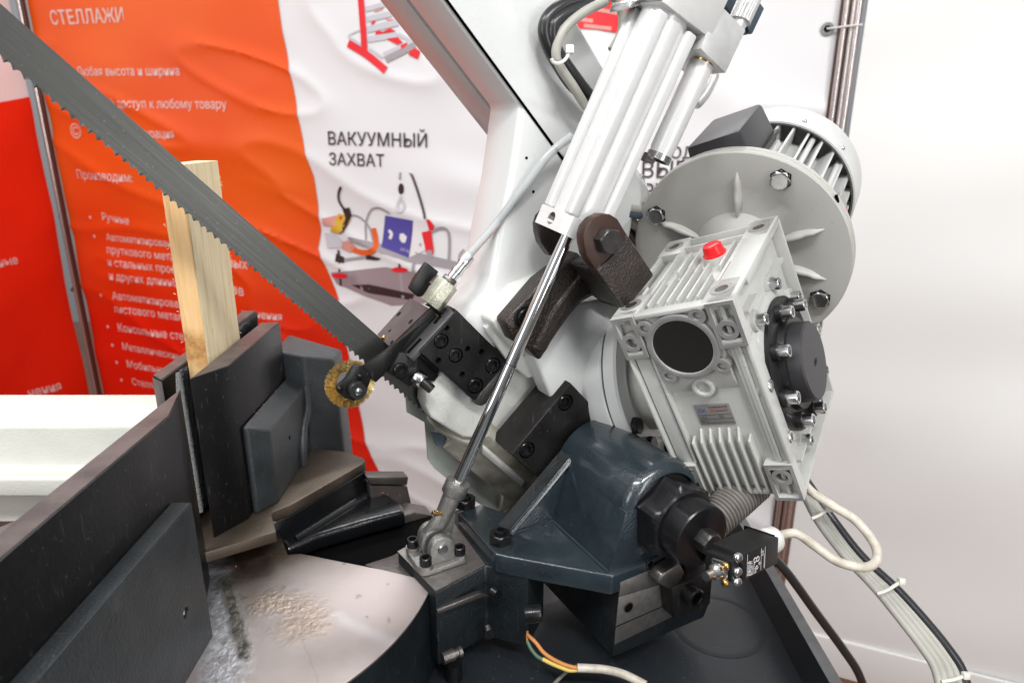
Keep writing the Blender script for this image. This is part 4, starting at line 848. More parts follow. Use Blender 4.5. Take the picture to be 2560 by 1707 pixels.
for sp_ in (-1, 1):
    for sn in (-1, 1):
        c = .0188; hcyl.add('tie_rod_rib', box(CP(t_b1, sp_ * c - .0058, sn * c - .0058), PD * .0116, NC * .0116, CD * (t_top - t_b1 - (.004 if sn > 0 else 0))), 'alu_white', bevel=.0024, seg=3)
cap = [CP(t_top, -hw - .002, -hw - .002), CP(t_top, -hw - .002, hw + .002), CP(t_top, hw + .012, hw + .002), CP(t_top, hw + .012, -hw - .002)]
hcyl.add('head_block', prism(cap, CD * .075), 'alu_white', bevel=.0008)
hcyl.add('head_face', prism([CP(t_top + .001, -hw - .0025, -hw), CP(t_top + .001, -hw - .0025, hw + .001), CP(t_top + .014, -hw - .0025, hw + .001), CP(t_top + .022, -hw - .0025, -hw)], -PD * .004), 'steel', bevel=.0006)
sv = -.498
vb_ = on(k3((1330, 50), (1702, 430), (1425, 1025), (1075, 685)), PN(sv))
hcyl.add('valve_block', prism(vb_, -N * .05), 'alu_mill', bevel=.0005)
tcn = hit(k3((1100, 870))[0], PN(-.515)); t2 = hit(r3((925, 1010))[0], PN(-.515)); td = CD
L_ = (t2 - tcn).dot(CD); tcen = tcn - N * .0
hcyl.add('side_tube', lathe(tcn, -CD, [(.002, .0118), (-L_ - .006, .0118), (-L_ - .004, .0112), (-L_ + .003, .0112)], 40, caps=False), 'alu_white')
hcyl.add('tube_plug', lathe(tcn - CD * (-L_ - .012), -CD, [(0, .0105), (.0005, .0105)], 32), 'steel_dark')
hcyl.add('tube_thread', lathe(tcn, CD, [(-.003, .0112), (0, .0120), (.001, .0112), (.002, .0120), (.003, .0112), (.004, .0120), (.005, .0112), (.006, .012), (.012, .011)], 36), 'brass')
hcyl.add('tube_end_rim', ring(tcn + CD * L_, -CD, .0095, .0121, -.001, .005, 36), 'steel')
pn = hit(r3((850, 1045))[0], PN(-.52)); hcyl.add('drain_screw', lathe(pn, -PD, [(-.004, .003), (.004, .003), (.004, .0045), (.008, .0045)], 16), 'steel_dark')
kb_ = hit(k3((1600, 330))[0], PN(-.525)); kt = hit(k3((1560, 60))[0], PN(-.525)); kd = CD
bm = bmesh.new(); S = 48; lo2 = []
for t in (0, .024, .027):
    lo2.append([bm.verts.new(kb_ + kd * (t + .002) + (PD * math.cos(2 * math.pi * k / S) + N * math.sin(2 * math.pi * k / S)) * (.0108 if t < .026 else .0085) * (1 if k % 2 else .95)) for k in range(S)])
for A, B in zip(lo2, lo2[1:]):
    for k in range(S): bm.faces.new((A[k], A[(k + 1) % S], B[(k + 1) % S], B[k]))
bm.faces.new(lo2[-1]); bm.faces.new(lo2[0][::-1]); hcyl.add('adjusting_knob', bm, 'alu_mill', sharp=25)
hcyl.add('knob_neck', lathe(kb_ - kd * .012, kd, [(0, .008), (.016, .008)], 28), 'alu_mill')
hcyl.add('solenoid', prism(on(k3((1280, -60), (1830, -60), (1935, 130), (1770, 480), (1680, 500), (1600, 320), (1400, 60)), PN(-.545)), -N * .035), 'plastic_blue', bevel=.002)
hcyl.add('solenoid_rim', prism(on(k3((1860, 30), (1935, 130), (1770, 480), (1740, 490), (1700, 380)), PN(-.5445)), N * .003), 'plastic_blue', bevel=.001)
hcyl.add('top_fitting', prism(on(k3((60, 130), (105, -20), (420, -30), (380, 50)), PN(-.53)), -N * .03), 'steel', bevel=.002)
hcyl.add('oil_port', lathe(CP(t_top + .05, -hw - .004, .012), -PD, [(0, .006), (.004, .006), (.005, .004)], 20), 'brass')
# back pipe behind the tube
hcyl.add('back_pipe', tube([hit(p, PN(-.56)) for p in k3((1260, 1040), (1230, 1120), (1150, 1280), (1060, 1400), (1000, 1460))], .006, 12), 'alu_mill')
# rod eye
eye = hit(k1((700, 830))[0], PN(-.577)); 
ey = hcyl.add('rod_eye', lathe(pb_ + CD * .006, -CD, [(-.004, .0125), (0, .0128), (.010, .0128), (.0112, .0118), (.0116, .0098), (.045, .0086), (.05, .0075)], 40), 'cast_alu')
hcyl.add('eye_ring', ring(eye, N, .0088, .0172, -.0062, .0062, 48), 'cast_alu', bevel=.0014)
hcyl.add('eye_neck', prism([eye + CD * .034 - PD * .0085 - N * .005, eye + CD * .034 + PD * .0085 - N * .005, eye + CD * .005 + PD * .0165 - N * .005, eye + CD * .005 - PD * .0165 - N * .005], N * .010), 'cast_alu', bevel=.0016)
hcyl.add('eye_ball', lathe(eye, N, [(-.008, .0066), (-.006, .008), (0, .0092), (.006, .008), (.008, .0066)], 36), 'brass' if 0 else 'zinc')
hcyl.add('grease_nipple', lathe(hit(k1((760, 415))[0], PN(-.535)), -PD, [(-.004, .0020), (.001, .0020), (.0015, .0030), (.0045, .0030), (.005, .0018), (.007, .0018)], 16), 'brass')

# ================================================================== foot clevis on the base
ZB = -.432
cf = Thing('foot_clevis', 'small cast aluminium foot clevis with pin at the bottom of the rod', 'clevis')
P0 = on(k1((215, 985), (470, 1420), (1225, 1075), (990, 760)), PZ(ZB))
cc = sum(P0, V()) / 4; fw, fd = .052, .050
c_ = eye.copy(); c_.z = ZB; cc = c_ + N * .002 - H * .0
def FP(h, n, z): return cc + H * h + N * n + Z * z
cor = [(-.026, -.025), (.026, -.025), (.026, .025), (-.026, .025)]
ro = []
for (a, b) in cor:
    for t in (200, 225, 250) if (a < 0 and b < 0) else (290, 315, 340) if (a > 0 and b < 0) else (20, 45, 70) if (a > 0) else (110, 135, 160): ro.append((a * .72 + .0075 * math.cos(R(t)), b * .72 + .0072 * math.sin(R(t))))
ro = sorted(ro, key=lambda q: math.atan2(q[1], q[0]))
cf.add('base', prism([FP(a, b, .006) for a, b in ro], -Z * .0058), 'cast_alu', bevel=.0012)
for a, b in ((-1, -1), (1, -1), (1, 1), (-1, 1)):
    cf.add('corner_pad', lathe(FP(a * .0187, b * .018, .0058), Z, [(0, .0076), (.004, .0072)], 24), 'cast_alu'); cf.inst('bolt', m_cap(.0062, .0088, 'black_bolt'), place(FP(a * .0187, b * .018, .0098), Z, random.random()))
eh = eye.z - ZB
for s in (1, -1):
    n0 = .0088 if s > 0 else -.0188; prof = [(-.0155, .006), (-.0135, eh * .7)] + [(.0135 * math.cos(R(t)), eh + .0135 * math.sin(R(t))) for t in range(180, -1, -20)] + [(.0135, eh * .7), (.0155, .006)]
    o_ = eye.copy(); 
    cf.add('lug', prism([V((cc.x, cc.y, ZB)) + (eye - V((cc.x, cc.y, eye.z))).dot(H) * H + H * a + Z * b + N * n0 for a, b in prof], N * .010), 'cast_alu', bevel=.0014)
cf.add('lug_window', box(FP(-.008, .0190 - .002, .008), H * .016, N * .0004, Z * .011), 'steel_dark')
cf.add('pin', lathe(eye, N, [(-.02, .0058), (.0215, .0058), (.0228, .0050)], 28), 'zinc')
cf.add('circlip', ring(eye, N, .0060, .0092, .0178, .0190, 28), 'black_bolt')
# ================================================================== worm gear reducer, motor (frame of the gearbox)
GA = V((.76579, -.56402, .30895)); GB = V((-.42003, -.07488, .90442)); GC = V((-.48698, -.82236, -.29425)); GT = V((.172, .592, -.349))
def G(a, b, c): return GT + GA * a + GB * b + GC * c
gr = Thing('gear_reducer', 'light grey cast worm gear reducer with black covers and cooling fins', 'gear reducer')
def gbox(a0, a1, b0, b1, c0, c1): return box(G(a0, b0, c0), GA * (a1 - a0), GB * (b1 - b0), GC * (c1 - c0))
gr.add('housing', gbox(.006, .098, .006, .197, -.157, -.010), 'gear_paint', bevel=.004, seg=3)
# corner pads with pocket and bolt hole
def pad(a0, a1, b0, b1, holeb, po):
    w = .0032; d = .012
    ca = (a0 + a1) / 2; pc = [(a0 + w, b0 + w), (a1 - w, b0 + w), (a1 - w, b1 - w), (a0 + w, b1 - w)]
    # frame ring
    bm = bmesh.new(); O = [(a0, b0), (a1, b0), (a1, b1), (a0, b1)]
    def vv(l, c): return [bm.verts.new(G(x, y, c)) for x, y in l]
    o1, o2, i1, i2 = vv(O, 0), vv(O, -d), vv(pc, 0), vv(pc, -d * .75)
    for k in range(4):
        j = (k + 1) % 4; bm.faces.new((o1[k], o1[j], i1[j], i1[k])); bm.faces.new((o1[k], o1[j], o2[j], o2[k])); bm.faces.new((i1[k], i1[j], i2[j], i2[k]))
    bm.faces.new(i2); bm.faces.new(o2)
    p = gr.add('mounting_pad', bm, 'gear_paint', sharp=25)
    gr.add('machined_face', ring_rect(a0, a1, b0, b1, w), 'gear_face', parent=p)
    gr.add('hole_boss', ring(G(ca, holeb, 0), GC, .0052, .0088, -.010, .0003, 32), 'gear_face', parent=p)
    gr.add('hole', lathe(G(ca, holeb, 0), GC, [(-.0095, .0053), (-.0088, .0053)], 24), 'wall_white' if po else 'steel_dark', parent=p)
    sgn = 1 if holeb < (b0 + b1) / 2 else -1
    gr.add('pocket_rib', cbox(G(ca, holeb - sgn * .0105, -.004), GA, GB, GC, a1 - a0 - 2 * w, .003, .008), 'gear_paint', parent=p)
def ring_rect(a0, a1, b0, b1, w):
    bm = bmesh.new(); O = [(a0, b0), (a1, b0), (a1, b1), (a0, b1)]; I = [(a0 + w, b0 + w), (a1 - w, b0 + w), (a1 - w, b1 - w), (a0 + w, b1 - w)]
    o = [bm.verts.new(G(x, y, .0004)) for x, y in O]; i = [bm.verts.new(G(x, y, .0004)) for x, y in I]
    for k in range(4): bm.faces.new((o[k], o[(k + 1) % 4], i[(k + 1) % 4], i[k]))
    return bm
pad(.0875, .111, .163, .205, .179, 1); pad(0, .022, .163, .205, .179, 1); pad(.0865, .111, 0, .0405, .0262, 1); pad(0, .022, 0, .0405, .0262, 0)
# rails between the pads
for a0, a1 in ((.004, .019), (.092, .108)):
    gr.add('rail', gbox(a0, a1, .040, .1635, -.012, -.0055), 'gear_paint', bevel=.002)
gr.add('side_rib', gbox(.1075, .111, .0395, .164, -.020, -.0012), 'gear_paint', bevel=.0008); gr.add('side_rib', gbox(0, .003, .0395, .164, -.020, -.0012), 'gear_paint', bevel=.0008)
gr.add('side_rib', gbox(.099, .1025, .041, .163, -.016, -.0035), 'gear_paint', bevel=.0008); gr.add('side_rib', gbox(.0205, .0235, .041, .163, -.016, -.0035), 'gear_paint', bevel=.0008)
gr.add('top_rib', gbox(.0225, .087, .2005, .2045, -.012, -.0008), 'gear_paint', bevel=.0008)
gr.add('end_wall', gbox(.0225, .0862, .0, .004, -.12, -.0075), 'gear_paint', bevel=.0008)
# input bore with its black plug
bc_ = G(.0555, .1685, 0)
br_ = gr.add('bore_flange', ring(bc_, GC, .0268, .0318, -.012, .0003, 56), 'gear_face', bevel=.0006)
gr.add('front_panel', loft([G(.0225, .130, -.0045), G(.087, .130, -.0045), G(.087, .2, -.0045), G(.0225, .2, -.0045)], [G(.0225, .118, -.0098), G(.087, .118, -.0098), G(.087, .2, -.0098), G(.0225, .2, -.0098)]), 'gear_paint')
gr.add('bore_cup', ring(bc_, GC, .0262, .0316, -.012, -.0006, 56), 'gear_paint', parent=br_)
for t in (38, 128, 218, 308):
    cx, cy = .0555 + .0355 * math.cos(R(t + 12)), .1685 + .0355 * math.sin(R(t + 12))
    gr.add('bore_lug', ring(G(cx, cy, 0), GC, .0040, .0072, -.012, .0002, 28), 'gear_face', parent=br_); gr.add('lug_hole', lathe(G(cx, cy, 0), GC, [(-.0044, .0041), (-.0042, .0041)], 20), 'gear_paint', parent=br_)
gr.add('bore_plug', lathe(bc_, GC, [(-.006, .0267), (-.0012, .0267), (-.0008, .026), (-.0012, .022), (-.002, .0)], 56), 'rubber')
gr.add('plug_boss', ring(G(.0575, .1235, 0), GC, .0060, .0100, -.010, -.0035, 36), 'gear_paint', bevel=.001); gr.add('plug', lathe(G(.0575, .1235, 0), GC, [(-.009, .0061), (-.0075, .0061), (-.007, .002)], 24), 'gear_paint')
# nameplate
np_ = gr.add('nameplate', gbox(.0395, .0722, .0801, .1028, -.0102, -.0088), 'label_alu', bevel=.0004)
def gtext(s, a, b, w, m): gr.add('lettering', text_bm(s, lambda x, y: G(a + x, b + y, -.0086), .012, width=w), m, parent=np_, smooth=False)
gtext('ZIK', .0415, .0948, .0085, 'label_blue'); gtext('WORM REDUCER', .0525, .0990, .0178, 'label_dark'); gtext('ZIK', .0535, .0948, .0045, 'label_red'); gtext('transmission', .0585, .0950, .0110, 'label_dark'); gtext('TYPE', .0408, .0882, .0050, 'label_dark'); gtext('S/N', .0408, .0838, .0042, 'label_dark'); gtext('i', .0612, .0882, .0006, 'label_dark')
for b0 in (.0868, .0915, .0825): gr.add('rule', gbox(.0405, .0715, b0, b0 + .0003, -.0088, -.0086), 'label_dark', parent=np_)
gr.add('rule', gbox(.0470, .0473, .0825, .0915, -.0088, -.0086), 'label_dark', parent=np_); gr.add('rule', gbox(.0600, .0603, .0868, .0915, -.0088, -.0086), 'label_dark', parent=np_); gr.add('rule', gbox(.0630, .0633, .0868, .0915, -.0088, -.0086), 'label_dark', parent=np_); gr.add('rule', gbox(.0525, .0705, .0978, .0981, -.0088, -.0086), 'label_red', parent=np_)
# front lower fins
for i in range(7):
    a = .0272 + i * .0088; p = [(.0035, -.014), (.0035, -.004), (.010, -.0015), (.066, -.0015), (.0745 + (.004 if 0 < i < 6 else -.006), -.012)]
    gr.add('fin', prism([G(a, b, c) for b, c in p], GA * .0022), 'gear_paint', bevel=.0004)
gr.add('fin_bed', gbox(.0262, .0865, .002, .080, -.030, -.0135), 'gear_paint')
# top face: pads, ribs, fins, red breather plug
for a, c in ((.0974, -.1430), (.0955, -.0235), (.0115, -.143), (.0115, -.0235)):
    t = gr.add('top_pad', box(G(a - .0125, .196, c - .0185), GA * .025, GB * .009, GC * .037), 'gear_paint', bevel=.0008)
    gr.add('hole_boss', ring(G(a, .205, c), GB, .0056, .0098, -.004, .0006, 32), 'gear_face', parent=t); gr.add('hole', lathe(G(a, .205, c), GB, [(-.002, .0056), (.0001, .0056)], 24), 'steel_dark', parent=t)
for i in range(6):
    a = .0275 + i * .0092; c1 = -.020; c0 = (-.066, -.072, -.090, -.088, -.086, -.062)[i]
    gr.add('fin', box(G(a, .196, c0), GA * .0022, GB * .008, GC * (c1 - c0)), 'gear_paint', bevel=.0004)
for a, c0, c1 in ((.0355, -.122, -.080), (.0447, -.128, -.086), (.077, -.128, -.076), (.0862, -.125, -.080)): gr.add('fin', box(G(a, .196, c0), GA * .0022, GB * .008, GC * (c1 - c0)), 'gear_paint', bevel=.0004)
for a0, a1 in ((0, .0035), (.0215, .0245), (.084, .087), (.1075, .111)): gr.add('top_rail', box(G(a0, .196, -.125), GA * (a1 - a0), GB * .0082, GC * .084), 'gear_paint', bevel=.0006)
gr.add('top_rail', box(G(.024, .196, -.157), GA * .061, GB * .0085, GC * .0028), 'gear_paint', bevel=.0006); gr.add('top_rail', box(G(.024, .196, -.140), GA * .061, GB * .0075, GC * .0028), 'gear_paint', bevel=.0006)
rd = G(.0660, .197, -.103); gr.add('plug_seat', lathe(rd, GB, [(0, .0125), (.007, .0115)], 32), 'gear_paint'); gr.add('breather_plug', lathe(rd, GB, [(.0065, .0105), (.0085, .0108), (.009, .0098), (.0165, .0086), (.0175, .0074), (.0176, .001)], 32), 'red_plastic')
# output side: flange, black cover, cap
OB, OC = .0905, -.0845
gr.add('flank', gbox(.0965, .1005, .004, .201, -.160, -.004), 'gear_paint', bevel=.001)
for b0, b1, c0, c1 in ((.2012, .205, -.165, -.002), (0, .0038, -.165, -.002)): gr.add('flank_rim', gbox(.0885, .1108, b0, b1, c0, c1), 'gear_paint', bevel=.0006)
gr.add('flank_rim', gbox(.0885, .1108, .0, .205, -.165, -.1615), 'gear_paint', bevel=.0006)
of = gr.add('output_flange', lathe(G(.1, OB, OC), GA, [(0, .071), (.004, .070), (.0055, .066), (.0055, .03)], 72), 'gear_paint')
for k in range(8):
    t = R(22.5 + 45 * k + 4); gr.add('flange_lug', lathe(G(.1, OB + .0745 * math.cos(t), OC + .0745 * math.sin(t)), GA, [(0, .0098), (.004, .0094)], 28), 'gear_paint', parent=of); gr.inst('bolt', m_cap(.0056, .0082, 'zinc'), place(G(.104, OB + .0745 * math.cos(t), OC + .0745 * math.sin(t)), GA, k))
cvr = gr.add('black_cover', lathe(G(.1055, OB, OC), GA, [(0, .0625), (.0035, .0625), (.0045, .061), (.0045, .044), (.010, .0425), (.010, .037)], 80), 'plastic_black')
gr.add('black_cap', lathe(G(.1145, OB, OC), GA, [(0, .0372), (.0125, .0362), (.014, .0345), (.014, .002)], 64), 'plastic_grey')
for k in range(8):
    t = R(45 * k + 2); q = G(.1098, OB + .0535 * math.cos(t), OC + .0535 * math.sin(t)); gr.add('cover_boss', lathe(q, GA, [(0, .0082), (.0052, .0078)], 28), 'plastic_black', parent=cvr); gr.inst('bolt', m_cap(.0060, .0092, 'zinc'), place(q + GA * .005, GA, k))
gr.add('lettering', text_bm('080', lambda x, y: G(.1288, OB - .004 + y, OC + .005 - x), .0, width=.010), 'hole_black', parent=cvr, smooth=False)
# ribs in the recess beside the cover
for b, c0, c1 in ((.165, -.150, -.110), (.018, -.12, -.03), (.175, -.06, -.03)): gr.add('flank_fin', gbox(.100, .108, b, b + .003, c0, c1), 'gear_paint')

# big motor flange
FC = G(.0525, .1655, -.183)
fg = gr.add('motor_flange', lathe(FC, GC, [(-.016, .1085), (-.0145, .1100), (-.0085, .1100), (-.0075, .1085), (-.007, .1085), (-.0065, .1098), (-.001, .1098), (0, .1085), (0, .083), (-.004, .073), (-.006, .05), (-.004, .03)], 128), 'flange_paint', sharp=25)
gr.add('flange_neck', lathe(FC, GC, [(-.006, .046), (.004, .034), (.022, .031)], 64), 'flange_paint')
for k in range(4):
    t = R(45 + 90 * k + 1); q = FC + (GA * math.cos(t) + GB * math.sin(t)) * .0925; gr.add('bolt_recess', ring(q, GC, .0098, .0108, -.0005, .0006, 6), 'hole_black', parent=fg); bo = gr.inst('bolt', m_hex(.0085, .0055, 'zinc'), place(q, GC, .4 + k))
    d = GA * math.cos(t + .785) + GB * math.sin(t + .785)
for t in (72, 140, 5, 200, 270, 330):
    d = GA * math.cos(R(t)) + GB * math.sin(R(t)); w = GC.cross(d)
    bm = bmesh.new(); P = []
    for i in range(9):
        s = i / 8; r = .040 + .052 * s; hgt = .008 * math.sin(math.pi * min(1, .12 + s * .9)) + .0002; ww = .0045 * math.sin(math.pi * (.06 + .9 * s)) + .0004
        base = -.005 if r < .075 else -.001
        P.append([bm.verts.new(FC + d * r + w * ww * c + GC * (base + hgt * h_)) for c, h_ in ((-1, 0), (-.5, .8), (0, 1), (.5, .8), (1, 0))])
    for A, B in zip(P, P[1:]):
        for i in range(4): bm.faces.new((A[i], A[i + 1], B[i + 1], B[i]))
    gr.add('flange_rib', bm, 'flange_paint', parent=fg, sharp=80)
gr.add('scratch', box(FC + GA * .1045 + GB * .03 - GC * .006, GA * .0022, GB * .007, GC * .004), 'hole_black', parent=fg)

# ================================================================== electric motor
mo = Thing('electric_motor', 'white finned electric motor with black terminal box behind the flange', 'electric motor')
MB = G(.0525, .1655, -.20)
mo.add('stator', lathe(MB, -GC, [(0, .066), (.175, .066)], 64), 'motor_paint')
mo.add('front_shield', lathe(MB, -GC, [(-.001, .100), (.004, .100), (.008, .085), (.012, .066)], 96), 'motor_paint')
for k in range(32):
    t = 2 * math.pi * k / 32
    if R(76) < t < R(118): continue
    d = GA * math.cos(t) + GB * math.sin(t); w = GC.cross(d); hh = .021
    mo.add('fin', prism([MB - GC * .012 + d * .0655 - w * .0024, MB - GC * .012 + d * .0655 + w * .0024, MB - GC * .012 + d * (.066 + hh) + w * .0012, MB - GC * .012 + d * (.066 + hh) - w * .0012], -GC * .155), 'motor_paint')
for t in (40, 12, 140):
    d = GA * math.cos(R(t)) + GB * math.sin(R(t)); mo.add('tie_bolt', lathe(MB - GC * .005 + d * .081, -GC, [(0, .0032), (.165, .0032)], 14), 'motor_paint')
mo.add('fan_cowl', lathe(MB - GC * .135, -GC, [(0, .0905), (0, .0925), (.055, .0925), (.068, .086), (.072, .078), (.072, .001)], 96, caps=False), 'motor_paint')
mo.add('cowl_inner', ring(MB - GC * .135, -GC, 0.0885, .0904, .0005, .004, 72), 'motor_dark')
mo.add('cowl_grille', lathe(MB - GC * .15, -GC, [(0, .0903), (.002, .0903)], 64), 'motor_dark')
for t in (52, 20, 100): d = GA * math.cos(R(t)) + GB * math.sin(R(t)); mo.inst('screw', m_pan(.0028, .0025, 'zinc'), place(MB - GC * .150 + d * .0924, d))
# terminal box
tA = GB; ta0 = .010
def M(a, b, c): return MB + GA * a + GB * b + GC * c
bx_ = mo.add('terminal_box', loft([M(-.022, .077, .004), M(.042, .077, .004), M(.042, .077, -.094), M(-.022, .077, -.094)], [M(-.018, .120, .002), M(.037, .120, .002), M(.037, .120, -.090), M(-.018, .120, -.090)]), 'plastic_grey', bevel=.004, seg=2)
mo.add('box_seam', loft([M(-.024, .083, .006), M(.044, .083, .006), M(.044, .083, -.096), M(-.024, .083, -.096)], [M(-.024, .087, .006), M(.044, .087, .006), M(.044, .087, -.096), M(-.024, .087, -.096)]), 'plastic_black', parent=bx_)
mo.add('box_foot', loft([M(-.022, .060, 0), M(.046, .055, 0), M(.046, .055, -.085), M(-.022, .060, -.085)], [M(-.026, .0775, .003), M(.044, .0775, .003), M(.044, .0775, -.090), M(-.026, .0775, -.09)]), 'motor_paint', bevel=.002)
# rating plate on the fins
d = GA * math.cos(R(-6)) + GB * math.sin(R(-6)); w = GC.cross(d)
rp_ = mo.add('rating_plate', box(MB - GC * .03 + d * .0878 - w * .016, w * .032, -GC * .065, d * .001), 'label_alu', label='small red and silver rating plate on the fins')
mo.add('plate_stripe', box(MB - GC * .03 + d * .0889 - w * .016, w * .009, -GC * .065, d * .0003), 'label_red', parent=rp_)

# ================================================================== drive wheel housing left of the reducer
wh = Thing('wheel_housing', 'round white drive wheel housing between the saw bow and gear reducer', 'wheel housing')
hcn = G(0, OB + .012, OC)
hcn = G(0, .0900, -.085)
wh.add('drum', lathe(hcn, GA, [(-.082, .070), (-.075, .080), (-.060, .0855), (-.0465, .0862), (-.0452, .085), (-.0452, .03)], 120), 'white_paint', sharp=30)
wh.add('gap_ring', lathe(hcn, GA, [(-.0451, .0835), (-.0432, .0835)], 120), 'hole_black')  # black ring in place of the dark gap between drum and plate
wh.add('back_plate', lathe(hcn, GA, [(-.0431, .0855), (-.0420, .0865), (-.031, .0865), (-.029, .084), (-.029, .066), (-.034, .062), (-.034, .02)], 120), 'white_paint', sharp=30)
wh.add('spacer', lathe(hcn, GA, [(-.034, .055), (.006, .055)], 64), 'gear_paint')
for t in (150, 120, 95, 185, 210): q = hcn + GB * .0755 * math.cos(R(t)) - GC * -.0755 * math.sin(R(t)) - GA * .0288; wh.inst('bolt', m_hex(.0075, .006, 'black_bolt'), place(q, GA))

for t_ in (gr, mo): t_.resize(1.06, GT, GT * 1.06)  # enlarged about the camera: outline in view kept, depth and overlaps change
wh.resize(1.13, GT, GT * 1.13)  # scaled about the camera further than the reducer, so it lies deeper behind
# ================================================================== pivot bearing housing
CC = un(1757, 1344, .58)                       # front end of the pivot, axis along N
def AX(l, h=0., z=0.): return CC - N * l + H * h + Z * z
pv = Thing('pivot_housing', 'glossy dark teal cast pivot bearing housing with big hexagon nut', 'pivot housing')
rb = .0468
pv.add('barrel', lathe(AX(.160), N, [(0, rb - .001), (.001, rb), (.102, rb), (.108, rb - .0015), (.1115, rb - .005), (.1125, rb - .009), (.1125, .0385), (.106, .0382), (.106, .02)], 96), 'teal_paint', sharp=40)
zf = -.3775; zc = CC.z
# pedestal under the barrel
pv.add('pedestal', prism([AX(.0472, -.0450, .0127), AX(.0472, .0450, .0127), AX(.0472, .061, zf - zc), AX(.0472, -.0610, zf - zc)], -N * .112), 'teal_paint', bevel=.0006)
# back web with sloping edge down to the left nut
wt = hit(b4((835, 300))[0], PN(CC.dot(N) - .19)); wl_ = hit(b4((470, 810))[0], PZ(zf))
s0 = CC.dot(N) - .185
web = [AX(.1415, -.0405, .0225), AX(.1415, -.01, .02), AX(.1415, -.01, zf - zc), AX(.1415, -.112, zf - zc), AX(.1415, -.112, zf - zc + .002)]
pv.add('web', prism(web, -N * .0165), 'teal_paint', bevel=.002, seg=3)
pv.add('web_edge', prism([AX(.1425, -.0410, .0228), AX(.1425, -.1125, zf - zc + .0028), AX(.1578, -.1125, zf - zc + .0028), AX(.1578, -.0410, .0228)], (Z * .74 - H * .67) * .0009), 'rib_face')
pv.add('fillet', tube([AX(.1405, -.041, .0195), AX(.1405, -.108, zf - zc + .001)], .0022, 8, smooth=0), 'teal_paint')
pv.add('fillet', tube([AX(.047, -.0615, zf - zc + .0005), AX(.1405, -.0610, zf - zc + .0005), AX(.1405, -.108, zf - zc + .0005)], .0020, 8, smooth=0), 'teal_paint')
# flange plate and fillets
fp_ = on(b4((215, 690), (360, 640), (395, 655), (480, 690)), PZ(zf)) + [AX(.19, -.055, zf - zc), AX(.19, .055, zf - zc), AX(.0445, .055, zf - zc)] + on(b4((1108, 1058), (510, 948), (430, 930), (400, 900)), PZ(zf))
pv.add('flange', prism(fp_, -Z * .021), 'teal_paint', bevel=.0022, seg=3)
for p in ((265, 655), (463, 860)):
    c = hit(b4(p)[0], PZ(zf)); pv.inst('nut', m_hex(.0095, .0098, 'black_bolt'), place(c, Z, .5)); pv.add('stud', lathe(c, Z, [(.009, .0055), (.0125, .0055), (.013, .0048), (.013, .0032), (.010, .003)], 20), 'black_bolt')
# heavy lower body with machined front
SF = -.405
lbp = on(b4((1150, 1060), (1560, 900), (1690, 890), (1670, 1220), (1640, 1300), (1112, 1532)), PN(SF))
pv.add('lower_body', prism(lbp, -N * .135), 'teal_matte', bevel=.0025, seg=2)
pv.add('machined_pad', prism(on(b4((1142, 1178), (1420, 1092), (1560, 1040), (1560, 1230), (1450, 1290), (1117, 1450)), PN(SF + .0004)), N * .0012), 'machined', bevel=.0004)
pv.add('pad_groove', prism(on(b4((1122, 1352), (1450, 1210), (1450, 1213), (1122, 1357)), PN(SF + .0017)), N * .0002), 'hole_black')
pv.add('upper_pad', prism(on(b4((1150, 1090), (1285, 1035), (1420, 985), (1420, 1088), (1142, 1176)), PN(SF + .0003)), N * .0016), 'machined', bevel=.0004)
for p, r_ in (((1202, 1240), .0052), ((1328, 990), .004)):
    c = hit(b4(p)[0], PN(SF + .0020)); pv.add('tapped_hole', lathe(c, N, [(0, r_), (.0003, r_)], 20), 'hole_black'); pv.add('thread', ring(c, N, r_ * .86, r_, 0, .0005, 20), 'steel_dark')
# nut, cap, bolt
pv.add('seal', lathe(AX(.0545), N, [(0, .0372), (.004, .0372), (.0055, .0345), (.006, .030)], 64), 'black_bolt')
nr = .0325
bm = bmesh.new(); S = 96; L = []
for t, f in ((0, lambda q: hexr(nr, q)), (.0225, lambda q: hexr(nr, q)), (.026, lambda q: min(hexr(nr, q), nr * 1.03)), (.0275, lambda q: nr * .95), (.0275, lambda q: .02)):
    L.append([bm.verts.new(AX(.0495 - t) + (H * math.cos(2 * math.pi * k / S + .62) + Z * math.sin(2 * math.pi * k / S + .62)) * f(2 * math.pi * k / S)) for k in range(S)])
for A, B in zip(L, L[1:]):
    for k in range(S): bm.faces.new((A[k], A[(k + 1) % S], B[(k + 1) % S], B[k]))
pv.add('nut', bm, 'blued', sharp=25)
pv.add('end_cap', lathe(AX(.030), N, [(0, .0285), (.0285, .0285), (.0298, .0275), (.0300, .0265), (.0300, .004)], 80), 'blued', sharp=30)
pv.inst('bolt', m_hex(.0092, .0125, 'bolt_grey'), place(AX(.0), N, .3))
# black stop block, screw and pawl
c0_ = on(b4((1455, 1130), (1690, 1020), (1672, 1222), (1475, 1312)), PN(-.385))
pv.add('stop_block', prism(c0_, -N * .0185), 'black_oxide', bevel=.0008)
pv.inst('bolt', m_cap(.0092, .012, 'black_bolt'), place(hit(b4((1545, 1150))[0], PN(-.3848)), N, .4))
pv.add('pawl', prism(on(b4((1395, 1050), (1500, 985), (1530, 1040), (1510, 1080), (1450, 1145), (1372, 1100)), PN(-.388)), -N * .014), 'steel_dark', bevel=.002)

pv.resize(1.097, CC, un(1757, 1344, .58 * 1.097))  # scaled about the camera: looks the same size, only set farther back
